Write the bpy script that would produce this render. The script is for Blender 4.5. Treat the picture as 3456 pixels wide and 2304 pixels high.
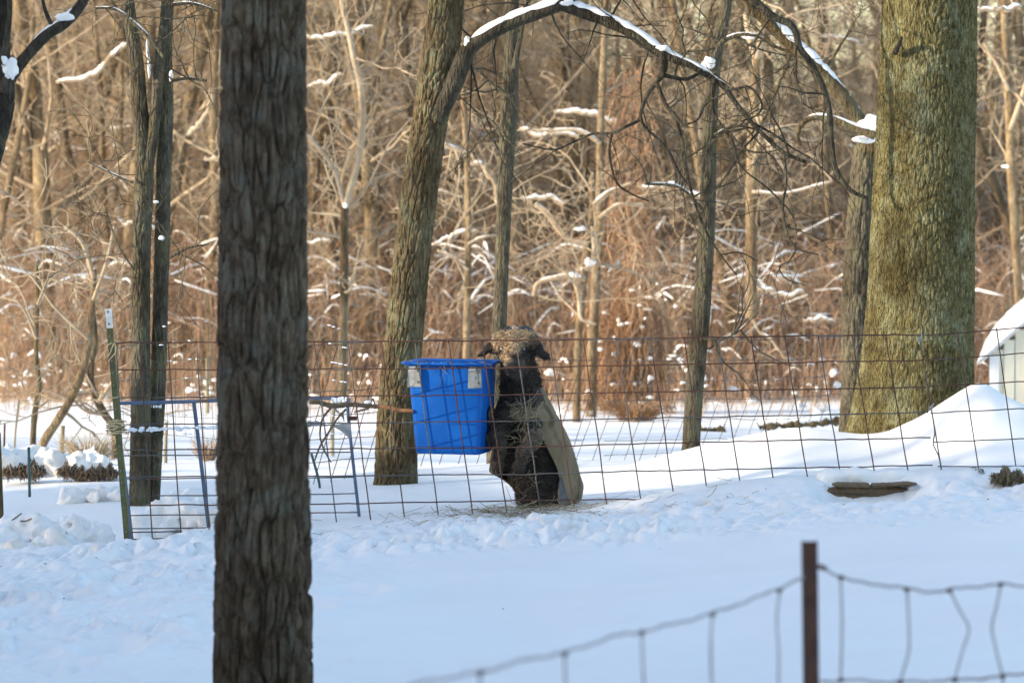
import bpy, math, random
import numpy as np

for _o in list(bpy.data.objects):
    bpy.data.objects.remove(_o)
SC = bpy.context.scene
COL = SC.collection
random.seed(11)
RNG = np.random.default_rng(11)

# ------------------------------------------------------------------ camera, sky, sun, exposure
F, CX, CY, CAMZ = 12980.0, 1728.0, 1152.0, 2.2      # focal length in photo pixels, centre, eye height
PITCH = math.atan(710.0 / F)
cam_d = bpy.data.cameras.new('camera')
cam = bpy.data.objects.new('camera', cam_d)
COL.objects.link(cam)
cam.location = (0, 0, CAMZ)
cam.rotation_euler = (math.pi / 2 - PITCH, 0, 0)
cam_d.sensor_fit = 'HORIZONTAL'
cam_d.sensor_width = 36.0
cam_d.lens = 36.0 * F / 3456.0
cam_d.clip_start, cam_d.clip_end = 0.1, 3000.0
cam_d.dof.use_dof = True
cam_d.dof.focus_distance = 22.3
cam_d.dof.aperture_fstop = 5.0
SC.camera = cam

SUN_AZ = math.radians(71.0)      # left of straight-behind the camera
SUN_EL = math.radians(17.0)
TOSUN = np.array([-math.sin(SUN_AZ) * math.cos(SUN_EL), -math.cos(SUN_AZ) * math.cos(SUN_EL), math.sin(SUN_EL)])
world = bpy.data.worlds.new('World')
SC.world = world
world.use_nodes = True
wn = world.node_tree
wn.nodes.clear()
sky = wn.nodes.new('ShaderNodeTexSky')
sky.sky_type = 'NISHITA'
sky.sun_disc = False
sky.sun_elevation = SUN_EL
sky.sun_rotation = math.atan2(TOSUN[0], TOSUN[1]) % (2 * math.pi)
sky.air_density, sky.dust_density, sky.ozone_density = 1.0, 1.0, 0.8
bg = wn.nodes.new('ShaderNodeBackground')
bg.inputs['Strength'].default_value = 0.15
wo = wn.nodes.new('ShaderNodeOutputWorld')
wn.links.new(sky.outputs[0], bg.inputs[0])
wn.links.new(bg.outputs[0], wo.inputs[0])

sun_d = bpy.data.lights.new('sun', 'SUN')
sun_d.energy = 2.6
sun_d.angle = math.radians(0.55)
sun_d.color = (1.0, 0.86, 0.66)
sun = bpy.data.objects.new('sun', sun_d)
COL.objects.link(sun)
from mathutils import Vector, Matrix
sun.rotation_euler = Vector(TOSUN).to_track_quat('Z', 'Y').to_euler()
sun.location = (-30, -15, 30)

SC.view_settings.view_transform = 'Standard'
SC.view_settings.look = 'None'
SC.view_settings.gamma = 1.0
SC.view_settings.use_curve_mapping = False
SC.view_settings.exposure = 1.52
SC.render.engine = 'CYCLES'
SC.cycles.max_bounces = 6
SC.cycles.diffuse_bounces = 3
SC.cycles.use_denoising = True

# ------------------------------------------------------------------ projection helpers
cp, sp = math.cos(PITCH), math.sin(PITCH)


def at(px, py, Y):
    """the point of the place seen at photo pixel (px, py), Y metres in front of the camera"""
    a, b = (px - CX) / F, (CY - py) / F
    k = Y / (cp + b * sp)
    return np.array([a * k, Y, CAMZ + (-sp + b * cp) * k])


def mpp(Y):
    return Y / F


# ------------------------------------------------------------------ noise
def _hash(ix, iy, seed):
    n = (ix.astype(np.int64) * 374761393 + iy.astype(np.int64) * 668265263 + int(seed) * 974634777) & 0xffffffff
    n = ((n ^ (n >> 13)) * 1274126177) & 0xffffffff
    n = ((n ^ (n >> 15)) * 2246822519) & 0xffffffff
    return ((n ^ (n >> 16)) & 0xffffff) / float(0xffffff)


def vnoise(x, y, seed=0):
    x = np.asarray(x, float); y = np.asarray(y, float)
    ix, iy = np.floor(x), np.floor(y)
    fx, fy = x - ix, y - iy
    fx = fx * fx * (3 - 2 * fx); fy = fy * fy * (3 - 2 * fy)
    a = _hash(ix, iy, seed); b = _hash(ix + 1, iy, seed)
    c = _hash(ix, iy + 1, seed); d = _hash(ix + 1, iy + 1, seed)
    return (a * (1 - fx) + b * fx) * (1 - fy) + (c * (1 - fx) + d * fx) * fy


def fbm(x, y, seed=0, octv=4):
    s, a, t = 0.0, 1.0, 0.0
    for i in range(octv):
        s = s + a * (vnoise(x * 2 ** i, y * 2 ** i, seed + i * 7) - 0.5)
        t += a; a *= 0.5
    return s / t * 2


def worley(x, y, seed=0, perx=None):
    ix, iy = np.floor(x), np.floor(y)
    f1 = np.full(np.shape(x), 9.0); f2 = np.full(np.shape(x), 9.0)
    for dx in (-1, 0, 1):
        for dy in (-1, 0, 1):
            jx, jy = ix + dx, iy + dy
            hx = np.mod(jx, perx) if perx else jx
            qx = jx + _hash(hx, jy, seed); qy = jy + _hash(hx, jy, seed + 91)
            d = np.hypot(qx - x, qy - y)
            f2 = np.minimum(f2, np.maximum(f1, d)); f1 = np.minimum(f1, d)
    return f1, f2


def sstep(a, b, x):
    t = np.clip((np.asarray(x, float) - a) / (b - a), 0, 1)
    return t * t * (3 - 2 * t)


def noise3(P, s, seed=0):
    x, y, z = P[..., 0] * s, P[..., 1] * s, P[..., 2] * s
    iz = np.floor(z); fz = z - iz; fz = fz * fz * (3 - 2 * fz)
    return (vnoise(x + iz * 17.3, y + iz * 5.7, seed) * (1 - fz) + vnoise(x + (iz + 1) * 17.3, y + (iz + 1) * 5.7, seed) * fz)


# ------------------------------------------------------------------ mesh helpers
def mesh_data(name, V, Fc, mats, smooth=True, col=None):
    V = np.asarray(V, np.float32); Fc = np.asarray(Fc, np.int32)
    me = bpy.data.meshes.new(name)
    k = Fc.shape[1]
    me.vertices.add(len(V)); me.vertices.foreach_set('co', V.ravel())
    me.loops.add(Fc.size); me.loops.foreach_set('vertex_index', Fc.ravel())
    me.polygons.add(len(Fc)); me.polygons.foreach_set('loop_start', np.arange(0, Fc.size, k, dtype=np.int32))
    me.polygons.foreach_set('use_smooth', np.full(len(Fc), smooth, dtype=bool))
    if col is not None:
        ca = me.color_attributes.new('tint', 'FLOAT_COLOR', 'POINT')
        c = np.ones((len(V), 4), np.float32); c[:, :3] = col
        ca.data.foreach_set('color', c.ravel())
    me.update(calc_edges=True)
    for m in (mats if isinstance(mats, (list, tuple)) else [mats]):
        me.materials.append(m)
    return me


def link(name, me, parent=None):
    o = bpy.data.objects.new(name, me)
    COL.objects.link(o)
    if parent is not None:
        o.parent = parent
        o.matrix_parent_inverse = Matrix.Translation(-Vector(parent.location))
    return o


def empty(name, loc):
    o = bpy.data.objects.new(name, None)
    o.location = tuple(float(v) for v in loc)
    o.empty_display_size = 0.1
    COL.objects.link(o)
    return o


def tag(o, label, cat, group=None, kind=None):
    if label: o['label'] = label
    if cat: o['category'] = cat
    if group: o['group'] = group
    if kind: o['kind'] = kind
    return o


LOOSE = ('snow', 'ice', 'fleece', 'vines', 'crown')      # parts made of pieces too small to pick apart


CS = {}


class TB:
    """collects tubes (and other quad patches) into one mesh"""
    def __init__(s):
        s.V, s.Fq, s.C, s.n = [], [], [], 0

    def tube(s, P, R, sides=5, col=None, cap=True, flat=None):
        P = np.asarray(P, float)
        n = len(P)
        R = np.broadcast_to(np.asarray(R, float), (n,)).copy()
        if cap:
            P = np.vstack([P[:1], P, P[-1:]]); R = np.concatenate([[R[0] * .02], R, [R[-1] * .02]]); n += 2
        T = np.empty_like(P)
        T[1:-1] = P[2:] - P[:-2]; T[0] = P[1] - P[0]; T[-1] = P[-1] - P[-2]
        if cap:
            T[0] = T[1] = P[2] - P[1]; T[-1] = T[-2] = P[-2] - P[-3]
        T /= np.sqrt((T * T).sum(1))[:, None] + 1e-12
        ax = int(np.argmin(np.abs(T.sum(0))))
        S = np.zeros_like(T); b, c = (ax + 1) % 3, (ax + 2) % 3
        S[:, b] = T[:, c]; S[:, c] = -T[:, b]
        S /= np.sqrt((S * S).sum(1))[:, None] + 1e-12
        U = S[:, [1, 2, 0]] * T[:, [2, 0, 1]] - S[:, [2, 0, 1]] * T[:, [1, 2, 0]]
        if sides not in CS:
            a = np.arange(sides) / sides * 2 * math.pi
            CS[sides] = (np.cos(a)[None, :, None], np.sin(a)[None, :, None])
        ca, sa = CS[sides]
        ring = P[:, None] + R[:, None, None] * (ca * S[:, None] + sa * U[:, None])
        s.grid(ring, True, col)

    def grid(s, G, wrap=False, col=None):
        n, m = G.shape[:2]
        i = np.arange(n - 1)[:, None] * m
        if wrap:
            j = np.arange(m); j2 = (j + 1) % m
        else:
            j = np.arange(m - 1); j2 = j + 1
        q = np.stack([i + j, i + j2, i + m + j2, i + m + j], -1).reshape(-1, 4) + s.n
        s.V.append(G.reshape(-1, 3)); s.Fq.append(q)
        s.C.append(np.broadcast_to(np.asarray((1, 1, 1) if col is None else col, float), (n * m, 3)))
        s.n += n * m

    def box(s, lo, hi, col=None):
        x0, y0, z0 = lo; x1, y1, z1 = hi
        v = np.array([[x0, y0, z0], [x1, y0, z0], [x1, y1, z0], [x0, y1, z0], [x0, y0, z1], [x1, y0, z1], [x1, y1, z1], [x0, y1, z1]])
        s.hexa(v, col)

    def hexa(s, v, col=None):
        q = np.array([[0, 3, 2, 1], [4, 5, 6, 7], [0, 1, 5, 4], [1, 2, 6, 5], [2, 3, 7, 6], [3, 0, 4, 7]]) + s.n
        s.V.append(np.asarray(v, float)); s.Fq.append(q)
        s.C.append(np.broadcast_to(np.asarray((1, 1, 1) if col is None else col, float), (8, 3)))
        s.n += 8

    def blob(s, c, r, seed=0, amp=.25, n=8, col=None):
        """uneven lump"""
        th = np.linspace(0.02, math.pi - .02, n); ph = np.arange(2 * n) / (2 * n) * 2 * math.pi
        d = np.stack([np.sin(th)[:, None] * np.cos(ph), np.sin(th)[:, None] * np.sin(ph), np.cos(th)[:, None] * np.ones(2 * n)], -1)
        k = 1 + amp * 2 * (noise3(d + 5.3, 1.6, seed) - .5) + amp * (noise3(d + 9.1, 4.1, seed + 3) - .5)
        s.grid(np.asarray(c) + d * np.asarray(r) * k[..., None], True, col)

    def mesh(s, name, mat, smooth=True, tint=False):
        return mesh_data(name, np.vstack(s.V), np.vstack(s.Fq), mat, smooth, np.vstack(s.C) if tint else None)

    def build(s, name, mat, parent=None, smooth=True, tint=False):
        o = link(name, s.mesh(name, mat, smooth, tint), parent)
        if name in LOOSE: o['kind'] = 'stuff'
        return o


def smooth_path(P, n):
    """Catmull-Rom through the rows of P (any number of columns)"""
    P = np.asarray(P, float)
    Q = np.vstack([2 * P[0] - P[1], P, 2 * P[-1] - P[-2]])
    L = np.concatenate([[0], np.cumsum(np.linalg.norm(np.diff(P[:, :3], axis=0), axis=1))])
    t = np.linspace(0, L[-1], n)
    k = np.clip(np.searchsorted(L, t, side='right') - 1, 0, len(P) - 2)
    u = ((t - L[k]) / (L[k + 1] - L[k] + 1e-12))[:, None]
    p0, p1, p2, p3 = Q[k], Q[k + 1], Q[k + 2], Q[k + 3]
    return .5 * (2 * p1 + (p2 - p0) * u + (2 * p0 - 5 * p1 + 4 * p2 - p3) * u ** 2 + (3 * p1 - p0 - 3 * p2 + p3) * u ** 3)


def surface_nets(Fd, org, h):
    """continuous quad surface of a signed distance field on a grid"""
    sgn = Fd < 0
    c = [(i, j, k) for i in (0, 1) for j in (0, 1) for k in (0, 1)]
    nx, ny, nz = (d - 1 for d in Fd.shape)
    sl = lambda A, o: A[o[0]:o[0] + nx, o[1]:o[1] + ny, o[2]:o[2] + nz]
    cnt = sum(sl(sgn, o).astype(np.int8) for o in c)
    act = (cnt > 0) & (cnt < 8)
    idx = np.full(act.shape, -1, np.int64); idx[act] = np.arange(act.sum())
    I = np.argwhere(act)
    acc = np.zeros((len(I), 3)); w = np.zeros(len(I))
    for a in c:
        for b in c:
            if sum(b) - sum(a) == 1 and all(y >= x for x, y in zip(a, b)):
                fa = Fd[I[:, 0] + a[0], I[:, 1] + a[1], I[:, 2] + a[2]]
                fb = Fd[I[:, 0] + b[0], I[:, 1] + b[1], I[:, 2] + b[2]]
                m = (fa < 0) != (fb < 0)
                t = np.where(m, fa / np.where(m, fa - fb, 1), 0)[:, None]
                p = np.array(a)[None] * (1 - t) + np.array(b)[None] * t
                acc += p * m[:, None]; w += m
    V = (I + acc / w[:, None]) * h + np.asarray(org)
    quads = []
    for ax in range(3):
        u, v = (ax + 1) % 3, (ax + 2) % 3
        s0 = [slice(1, -1)] * 3; s1 = [slice(1, -1)] * 3
        s0[ax] = slice(0, -1); s1[ax] = slice(1, None)
        A, B = sgn[tuple(s0)], sgn[tuple(s1)]
        for flip, M in ((False, A & ~B), (True, ~A & B)):
            E = np.argwhere(M)
            E[:, u] += 1; E[:, v] += 1
            q = []
            for du, dv in ((-1, -1), (0, -1), (0, 0), (-1, 0)):
                K = E.copy(); K[:, u] += du; K[:, v] += dv
                q.append(idx[K[:, 0], K[:, 1], K[:, 2]])
            q = np.stack(q, 1)
            quads.append(q[:, ::-1] if flip else q)
    Q = np.vstack(quads)
    return V, Q[(Q >= 0).all(1)]


# ------------------------------------------------------------------ materials
def new_mat(name):
    m = bpy.data.materials.new(name)
    m.use_nodes = True
    nt = m.node_tree
    b = nt.nodes['Principled BSDF']
    return m, nt, b


def nd(nt, kind, **kw):
    n = nt.nodes.new(kind)
    for k, v in kw.items():
        if k in n.inputs.keys():
            n.inputs[k].default_value = v
        else:
            setattr(n, k, v)
    return n


def coords(nt, scale=(1, 1, 1)):
    g = nd(nt, 'ShaderNodeTexCoord')
    mp = nd(nt, 'ShaderNodeMapping')
    mp.inputs['Scale'].default_value = scale
    nt.links.new(g.outputs['Object'], mp.inputs[0])
    return mp.outputs[0]


def ramp(nt, fac, stops):
    r = nd(nt, 'ShaderNodeValToRGB')
    e = r.color_ramp.elements
    while len(e) < len(stops):
        e.new(0.5)
    for k, (p, c) in enumerate(stops):
        e[k].position = p
        e[k].color = (*c, 1) if len(c) == 3 else c
    nt.links.new(fac, r.inputs[0])
    return r.outputs[0]


def noisef(nt, vec, scale, detail=4, rough=.6):
    n = nd(nt, 'ShaderNodeTexNoise', Scale=scale, Detail=detail, Roughness=rough)
    nt.links.new(vec, n.inputs['Vector'])
    return n.outputs['Fac']


def mix(nt, fac, a, b, mode='MIX'):
    m = nd(nt, 'ShaderNodeMix', data_type='RGBA', blend_type=mode)
    for s, v in ((m.inputs[0], fac), (m.inputs[6], a), (m.inputs[7], b)):
        if isinstance(v, (int, float)): s.default_value = v
        elif isinstance(v, tuple): s.default_value = (*v, 1)
        else: nt.links.new(v, s)
    return m.outputs[2]


def bump(nt, b, h, strength, dist):
    bp = nd(nt, 'ShaderNodeBump', Strength=strength, Distance=dist)
    nt.links.new(h, bp.inputs['Height'])
    nt.links.new(bp.outputs[0], b.inputs['Normal'])


def mat_plain(name, c1, c2, rough=.7, scale=20, bstr=.2, bdist=.003, metal=0.0, stretch=(1, 1, 1), spots=None, tint=False):
    m, nt, b = new_mat(name)
    v = coords(nt, stretch)
    f = noisef(nt, v, scale)
    c = ramp(nt, f, [(.35, c1), (.65, c2)])
    if spots:
        f2 = noisef(nt, v, spots[1], 3)
        c = mix(nt, ramp(nt, f2, [(spots[2], (0, 0, 0)), (spots[2] + .08, (1, 1, 1))]), c, spots[0])
    if tint:
        a = nd(nt, 'ShaderNodeVertexColor', layer_name='tint')
        c = mix(nt, 1.0, c, a.outputs[0], 'MULTIPLY')
    nt.links.new(c, b.inputs['Base Color'])
    b.inputs['Roughness'].default_value = rough
    b.inputs['Metallic'].default_value = metal
    if bstr:
        bump(nt, b, noisef(nt, v, scale * 3), bstr, bdist)
    return m


def mat_bark(name, dark, mid, light, scale=1.0, lichen=None, bstr=.8, rnd=0.0):
    m, nt, b = new_mat(name)
    v = coords(nt, (1, 1, .22))
    vo = nd(nt, 'ShaderNodeTexVoronoi', feature='DISTANCE_TO_EDGE', Scale=26 * scale)
    wv = nd(nt, 'ShaderNodeVectorMath', operation='ADD')
    nz = nd(nt, 'ShaderNodeTexNoise', Scale=9 * scale, Detail=3)
    nt.links.new(v, nz.inputs['Vector'])
    sc = nd(nt, 'ShaderNodeVectorMath', operation='SCALE'); sc.inputs['Scale'].default_value = .09 / scale
    nt.links.new(nz.outputs['Color'], sc.inputs[0])
    nt.links.new(v, wv.inputs[0]); nt.links.new(sc.outputs[0], wv.inputs[1])
    nt.links.new(wv.outputs[0], vo.inputs['Vector'])
    v2 = coords(nt, (1, 1, .45))
    f = noisef(nt, v2, 14 * scale, 6, .7)
    c = ramp(nt, f, [(.3, dark), (.5, mid), (.72, light)])
    if lichen:
        f2 = noisef(nt, coords(nt), 5.5, 5, .75)
        c = mix(nt, ramp(nt, f2, [(.5, (0, 0, 0)), (.62, (1, 1, 1))]), c, lichen)
    f3 = noisef(nt, coords(nt, (1, 1, .5)), 3.2, 4, .6)
    c = mix(nt, .8, c, ramp(nt, f3, [(.36, (.5, .42, .33)), (.52, (1, 1, 1)), (.7, (1.15, 1.12, 1.05))]), 'MULTIPLY')
    if rnd:
        oi = nd(nt, 'ShaderNodeObjectInfo')
        c = mix(nt, rnd, c, ramp(nt, oi.outputs['Random'], [(0, (.5, .45, .38)), (.5, (1, .92, .8)), (1, (1.45, 1.3, 1.05))]), 'MULTIPLY')
    nt.links.new(c, b.inputs['Base Color'])
    b.inputs['Roughness'].default_value = .9
    b.inputs['Specular IOR Level'].default_value = .2
    h = nd(nt, 'ShaderNodeMath', operation='ADD')
    r = ramp(nt, vo.outputs['Distance'], [(0, (0, 0, 0)), (.25, (1, 1, 1))])
    nt.links.new(r, h.inputs[0]); nt.links.new(f, h.inputs[1])
    bump(nt, b, h.outputs[0], bstr, .012)
    return m


def mat_snow(name, base=(.92, .90, .865), litter=False, dirt=True, dirt_at=.56):
    m, nt, b = new_mat(name)
    v = coords(nt)
    c = None
    n1 = noisef(nt, v, 1.3, 5)
    c = ramp(nt, n1, [(.3, tuple(x * .96 for x in base)), (.7, base)])
    if dirt:
        n2 = noisef(nt, v, 2.2, 8, .72)
        d = ramp(nt, n2, [(dirt_at, (0, 0, 0)), (dirt_at + .11, (.55, .55, .55))])
        at_ = nd(nt, 'ShaderNodeVertexColor', layer_name='tint')
        sx = nd(nt, 'ShaderNodeSeparateColor'); nt.links.new(at_.outputs[0], sx.inputs[0])
        mm = nd(nt, 'ShaderNodeMath', operation='MULTIPLY')
        nt.links.new(d, mm.inputs[0]); nt.links.new(sx.outputs[0], mm.inputs[1])
        c = mix(nt, mm.outputs[0], c, (.62, .52, .38))
        if litter:
            n3 = noisef(nt, v, 1.1, 7, .75)
            k = nd(nt, 'ShaderNodeMath', operation='ADD'); nt.links.new(n3, k.inputs[0]); nt.links.new(sx.outputs[1], k.inputs[1])
            lf = ramp(nt, noisef(nt, v, 6, 6), [(.3, (.10, .055, .028)), (.7, (.24, .14, .075))])
            c = mix(nt, ramp(nt, k.outputs[0], [(.98, (0, 0, 0)), (1.08, (1, 1, 1))]), c, lf)
    nt.links.new(c, b.inputs['Base Color'])
    b.inputs['Roughness'].default_value = .55
    b.inputs['Specular IOR Level'].default_value = .35
    h = nd(nt, 'ShaderNodeMath', operation='ADD')
    nt.links.new(noisef(nt, v, 60, 4), h.inputs[0]); nt.links.new(noisef(nt, v, 260, 2), h.inputs[1])
    bump(nt, b, h.outputs[0], .35, .006)
    return m


M_SNOW_GROUND = mat_snow('snow_ground', litter=True)
M_SNOW = mat_snow('snow', dirt=False)
M_SNOW_BANK = mat_snow('snow_bank', dirt_at=.47)
M_BARK_FG = mat_bark('bark_foreground', (.026, .018, .011), (.08, .058, .038), (.16, .13, .092), 1.3, (.115, .108, .084), .8)
M_BARK_OAK = mat_bark('bark_furrowed', (.045, .032, .016), (.125, .094, .05), (.21, .168, .095), 1.2, (.165, .155, .09))
M_BARK_BIG = mat_bark('bark_lichen', (.05, .04, .017), (.16, .136, .056), (.265, .232, .105), 2.2, (.25, .245, .135), 1.0)
M_BARK_GREY = mat_bark('bark_grey', (.04, .033, .022), (.10, .086, .06), (.165, .145, .105), 1.6, (.14, .13, .075))
M_BARK_DARK = mat_bark('bark_dark', (.02, .017, .013), (.045, .038, .028), (.10, .09, .065), 1.6)
M_BARK_LIMB = mat_bark('bark_limb', (.02, .017, .012), (.05, .042, .03), (.10, .09, .065), 1.6, (.09, .085, .055))
M_BARK_FAR = mat_bark('bark_far', (.10, .078, .05), (.21, .165, .11), (.33, .275, .19), 1.2, None, .8, .7)
M_TWIG_FAR = mat_plain('twig_far', (.27, .20, .125), (.44, .35, .24), .9, 5, 0)  # twig colour lightened to stand for haze
M_TWIG = mat_plain('twig', (.10, .08, .05), (.20, .165, .105), .85, 9, 0)
M_BRUSH = mat_plain('brush', (.75, .75, .75), (1, 1, 1), .9, 7, 0, tint=True)
M_RUST = mat_plain('rusty_wire', (.055, .025, .016), (.14, .055, .03), .7, 9, .3, .001, .25, spots=((.10, .095, .09), 3.5, .55))
M_GALV = mat_plain('dull_wire', (.07, .065, .062), (.14, .13, .12), .6, 12, .2, .001, .4, spots=((.12, .05, .028), 3, .55))
M_GREEN_WIRE = mat_plain('green_wire', (.02, .05, .035), (.06, .11, .075), .6, 8, 0, spots=((.12, .05, .03), 4, .58))
M_WOVEN = mat_plain('woven_wire', (.20, .17, .17), (.34, .30, .30), .6, 14, .2, .001, .3, spots=((.15, .07, .05), 9, .62))
M_RUSTPOST = mat_plain('rust_post', (.035, .016, .011), (.085, .035, .022), .8, 22, .4, .002, .1)
M_OLIVE = mat_plain('olive_paint', (.065, .07, .02), (.115, .115, .035), .55, 16, .2, .001, 0, spots=((.06, .035, .02), 12, .62))
M_WHITEPAINT = mat_plain('white_paint', (.55, .55, .52), (.75, .75, .72), .55, 20, .2, .001, 0, spots=((.25, .12, .06), 14, .62))
M_BLUEGATE = mat_plain('gate_blue', (.06, .095, .17), (.095, .14, .22), .5, 14, .2, .001, 0, spots=((.16, .085, .05), 10, .64))
M_TEAL = mat_plain('teal_paint', (.01, .055, .06), (.02, .085, .09), .5, 12, .1)
M_TAPE = mat_plain('grey_tape', (.22, .22, .23), (.38, .38, .40), .35, 10, .5, .004)
M_ICE = mat_plain('ice', (.75, .8, .85), (.9, .93, .96), .1, 10, .3, .004)
M_TUB = mat_plain('blue_plastic', (.002, .078, .35), (.003, .105, .42), .5, 6, .12, .001, 0, spots=((.07, .10, .20), 7, .70))
M_TUB.node_tree.nodes['Principled BSDF'].inputs['Specular IOR Level'].default_value = .18
M_STEEL = mat_plain('galvanised', (.30, .30, .285), (.42, .42, .40), .5, 25, .15, .001, .35)
M_BOLT = mat_plain('bolt', (.12, .11, .10), (.22, .2, .18), .5, 40, .1, .001, .6)
M_HAY = mat_plain('hay', (.75, .75, .75), (1, 1, 1), .85, 30, 0, tint=True)
M_TWINE = mat_plain('twine', (.42, .32, .17), (.60, .49, .30), .9, 60, .6, .002)
M_WOOD = mat_plain('weathered_wood', (.065, .042, .022), (.19, .13, .07), .85, 18, .7, .004, 0, (.12, 1, 2.2))
M_STICK = mat_plain('stick_bark', (.07, .05, .032), (.17, .125, .08), .85, 30, .6, .003)
M_STICK_RAW = mat_plain('stripped_wood', (.26, .10, .035), (.42, .20, .085), .8, 30, .4, .002)
M_POSTWOOD = mat_plain('post_wood', (.16, .13, .08), (.33, .28, .18), .85, 15, .5, .003, 0, (1, 1, .1))
M_FLEECE = mat_plain('fleece', (.7, .7, .7), (1.2, 1.15, 1.1), .95, 60, .6, .003, tint=True)
M_HORN = mat_plain('horn', (.02, .018, .016), (.075, .065, .055), .45, 40, .5, .002, 0, (1, 1, 5))
M_HOOF = mat_plain('hoof', (.012, .01, .008), (.05, .035, .02), .4, 30, .3, .002)
M_EYE = mat_plain('eye', (.30, .31, .33), (.45, .46, .48), .08, 30, 0)
M_WETFUR = mat_plain('wet_fleece', (.008, .006, .005), (.03, .022, .018), .12, 70, .9, .006)
M_CANVAS = mat_plain('canvas', (.14, .105, .06), (.215, .168, .102), .95, 7, .5, .006, 0, (1, 1, .6), spots=((.095, .062, .03), 5, .53))
M_CREAM = mat_plain('cream_board', (.70, .65, .50), (.78, .73, .58), .7, 8, .2, .002, 0, (1, 1, .1))
M_TRIM = mat_plain('white_trim', (.72, .73, .72), (.8, .81, .8), .6, 8, 0)
M_ROOF = mat_plain('roof_felt', (.05, .05, .055), (.09, .09, .09), .9, 20, .3)
M_SHADE_BARN = mat_plain('shade_barn_board', (.22, .06, .04), (.32, .10, .06), .85, 6, .3, .004, 0, (1, 1, .1))

# ------------------------------------------------------------------ the ground
def ground(x, y, fine=True):
    x = np.asarray(x, float); y = np.asarray(y, float)
    z = np.interp(y, [-60, 14, 22, 24.5, 27, 31, 36, 60, 66, 90, 145, 200, 300], [-.1, 0, 0, -.04, -.16, -.47, -.78, -1.95, -1.6, 1.0, 4.2, 3, 0])
    hill = sstep(64, 140, y) * (1 - .5 * sstep(150, 260, y))
    z = z + hill * (3.0 * sstep(6, -16, x) + 1.2 * fbm(x * .05, y * .05, 3, 3)) - hill * 1.0 * sstep(4, 12, x)
    tilt = np.where(x > 0, .07, .05) * np.clip(x, -4.5, 2.9)
    z = z + tilt * sstep(30, 25, y) * sstep(2, 14, y)
    z = z + .25 * sstep(.2, 1.9, x) * np.exp(-((y - 24.35) / .75) ** 2) * (1 - .9 * sstep(1.7, 2.7, x))
    z = z + (.45 + .07 * fbm(x / .35, y / .35, 71, 3)) * np.exp(-np.abs((x - 2.90) / np.where(x > 2.90, .62, .46)) ** 1.7 - ((y - 24.0) / .5) ** 2)
    z = z - .16 * np.exp(-((x - 2.03) / .30) ** 4 - ((y - 21.6) / .33) ** 2)
    z = z + .10 * sstep(.35, 1.35, x) * np.exp(-((y - 22.05) / .38) ** 2)
    z = z - .13 * sstep(-1.6, -2.3, x) * np.exp(-((y - 22.7) / .8) ** 2)
    z = z - .55 * np.exp(-((x - 6.5) / 1.9) ** 2 - ((y - 40.5) / 3) ** 2)
    z = z + .05 * fbm(x / 1.7, y / 1.7, 21, 3) * sstep(50, 30, y) + .10 * fbm(x / 5, y / 5, 31, 3) * sstep(26, 36, y)
    if fine:
        near = sstep(9, 13, y) * sstep(30, 26, y)
        wob = .35 * fbm(x / 1.1, 0 * y, 8, 3)
        band = sstep(19.7, 20.5, y + wob) * sstep(22.15, 21.5, y + wob * .5)
        left = sstep(-.3, -1.6, x + .6 * fbm(x / 2, y / 2, 5, 2)) * sstep(13, 16, y) * sstep(22, 21.3, y)
        tr = np.maximum(band, .85 * left) * (.45 + .55 * sstep(-.2, .35, fbm(x / .6, y / .6, 77, 3)))
        f1, _ = worley(x / .075, y / .095, 41)
        f3, _ = worley(x / .17, y / .2, 43)
        z = z + near * tr * (.042 * np.clip(1 - (f1 / .62) ** 2, 0, 1) + .06 * np.clip(1 - (f3 / .6) ** 2, 0, 1) * (vnoise(x / .3, y / .3, 12) > .45) - .02)
        z = z + near * .010 * fbm(x / .22, y / .26, 55, 3) * (.35 + tr)
        # hollows left of the tree: old footprints
        for fx, fy in ((-1.35, 17.3), (-1.0, 17.9), (-1.75, 16.6), (-2.3, 18.3), (-.75, 18.6), (-2.0, 19.3)):
            d = ((x - fx) / .16) ** 2 + ((y - fy) / .24) ** 2
            z = z + .03 * np.exp(-(np.sqrt(d) - 1.2) ** 2 * 6) - .05 * np.exp(-d * 1.6)
        for k in range(46):          # hoof prints along the trodden strip
            fx, fy = -3.2 + 6.4 * ((k * .618) % 1), 19.3 + 2.3 * ((k * .383 + .07 * (k % 5)) % 1)
            d = ((x - fx) / .045) ** 2 + ((y - fy) / .075) ** 2
            z = z + near * (.014 * np.exp(-(np.sqrt(d) - 1.3) ** 2 * 5) - .038 * np.exp(-d * 1.4))
        # foot-scuffed wind ripple in the foreground
        z = z + near * .03 * np.sin(y * 2.4 + x * .8 + 3 * vnoise(x / 1.4, y / 1.4, 9)) * sstep(21, 18, y) * sstep(-.6, .8, x)
    return z


_zx, _zy = np.arange(-40, 40.1, .25), np.arange(0, 170.1, .25)
_ZT = ground(*np.meshgrid(_zx, _zy, indexing='xy'), False)


def gz(x, y):
    i = min(max((x + 40) * 4, 0), len(_zx) - 2); j = min(max(y * 4, 0), len(_zy) - 2)
    a, b = int(i), int(j); u, v = i - a, j - b
    return float((_ZT[b, a] * (1 - u) + _ZT[b, a + 1] * u) * (1 - v) + (_ZT[b + 1, a] * (1 - u) + _ZT[b + 1, a + 1] * u) * v)


def axis(dense0, dense1, step, lo, hi, grow=1.13):
    a = list(np.arange(dense0, dense1 + 1e-6, step))
    s = step
    while a[-1] < hi:
        s *= grow; a.append(a[-1] + min(s, 6))
    s = step
    while a[0] > lo:
        s *= grow; a.insert(0, a[0] - min(s, 6))
    return np.array(a)


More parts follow.
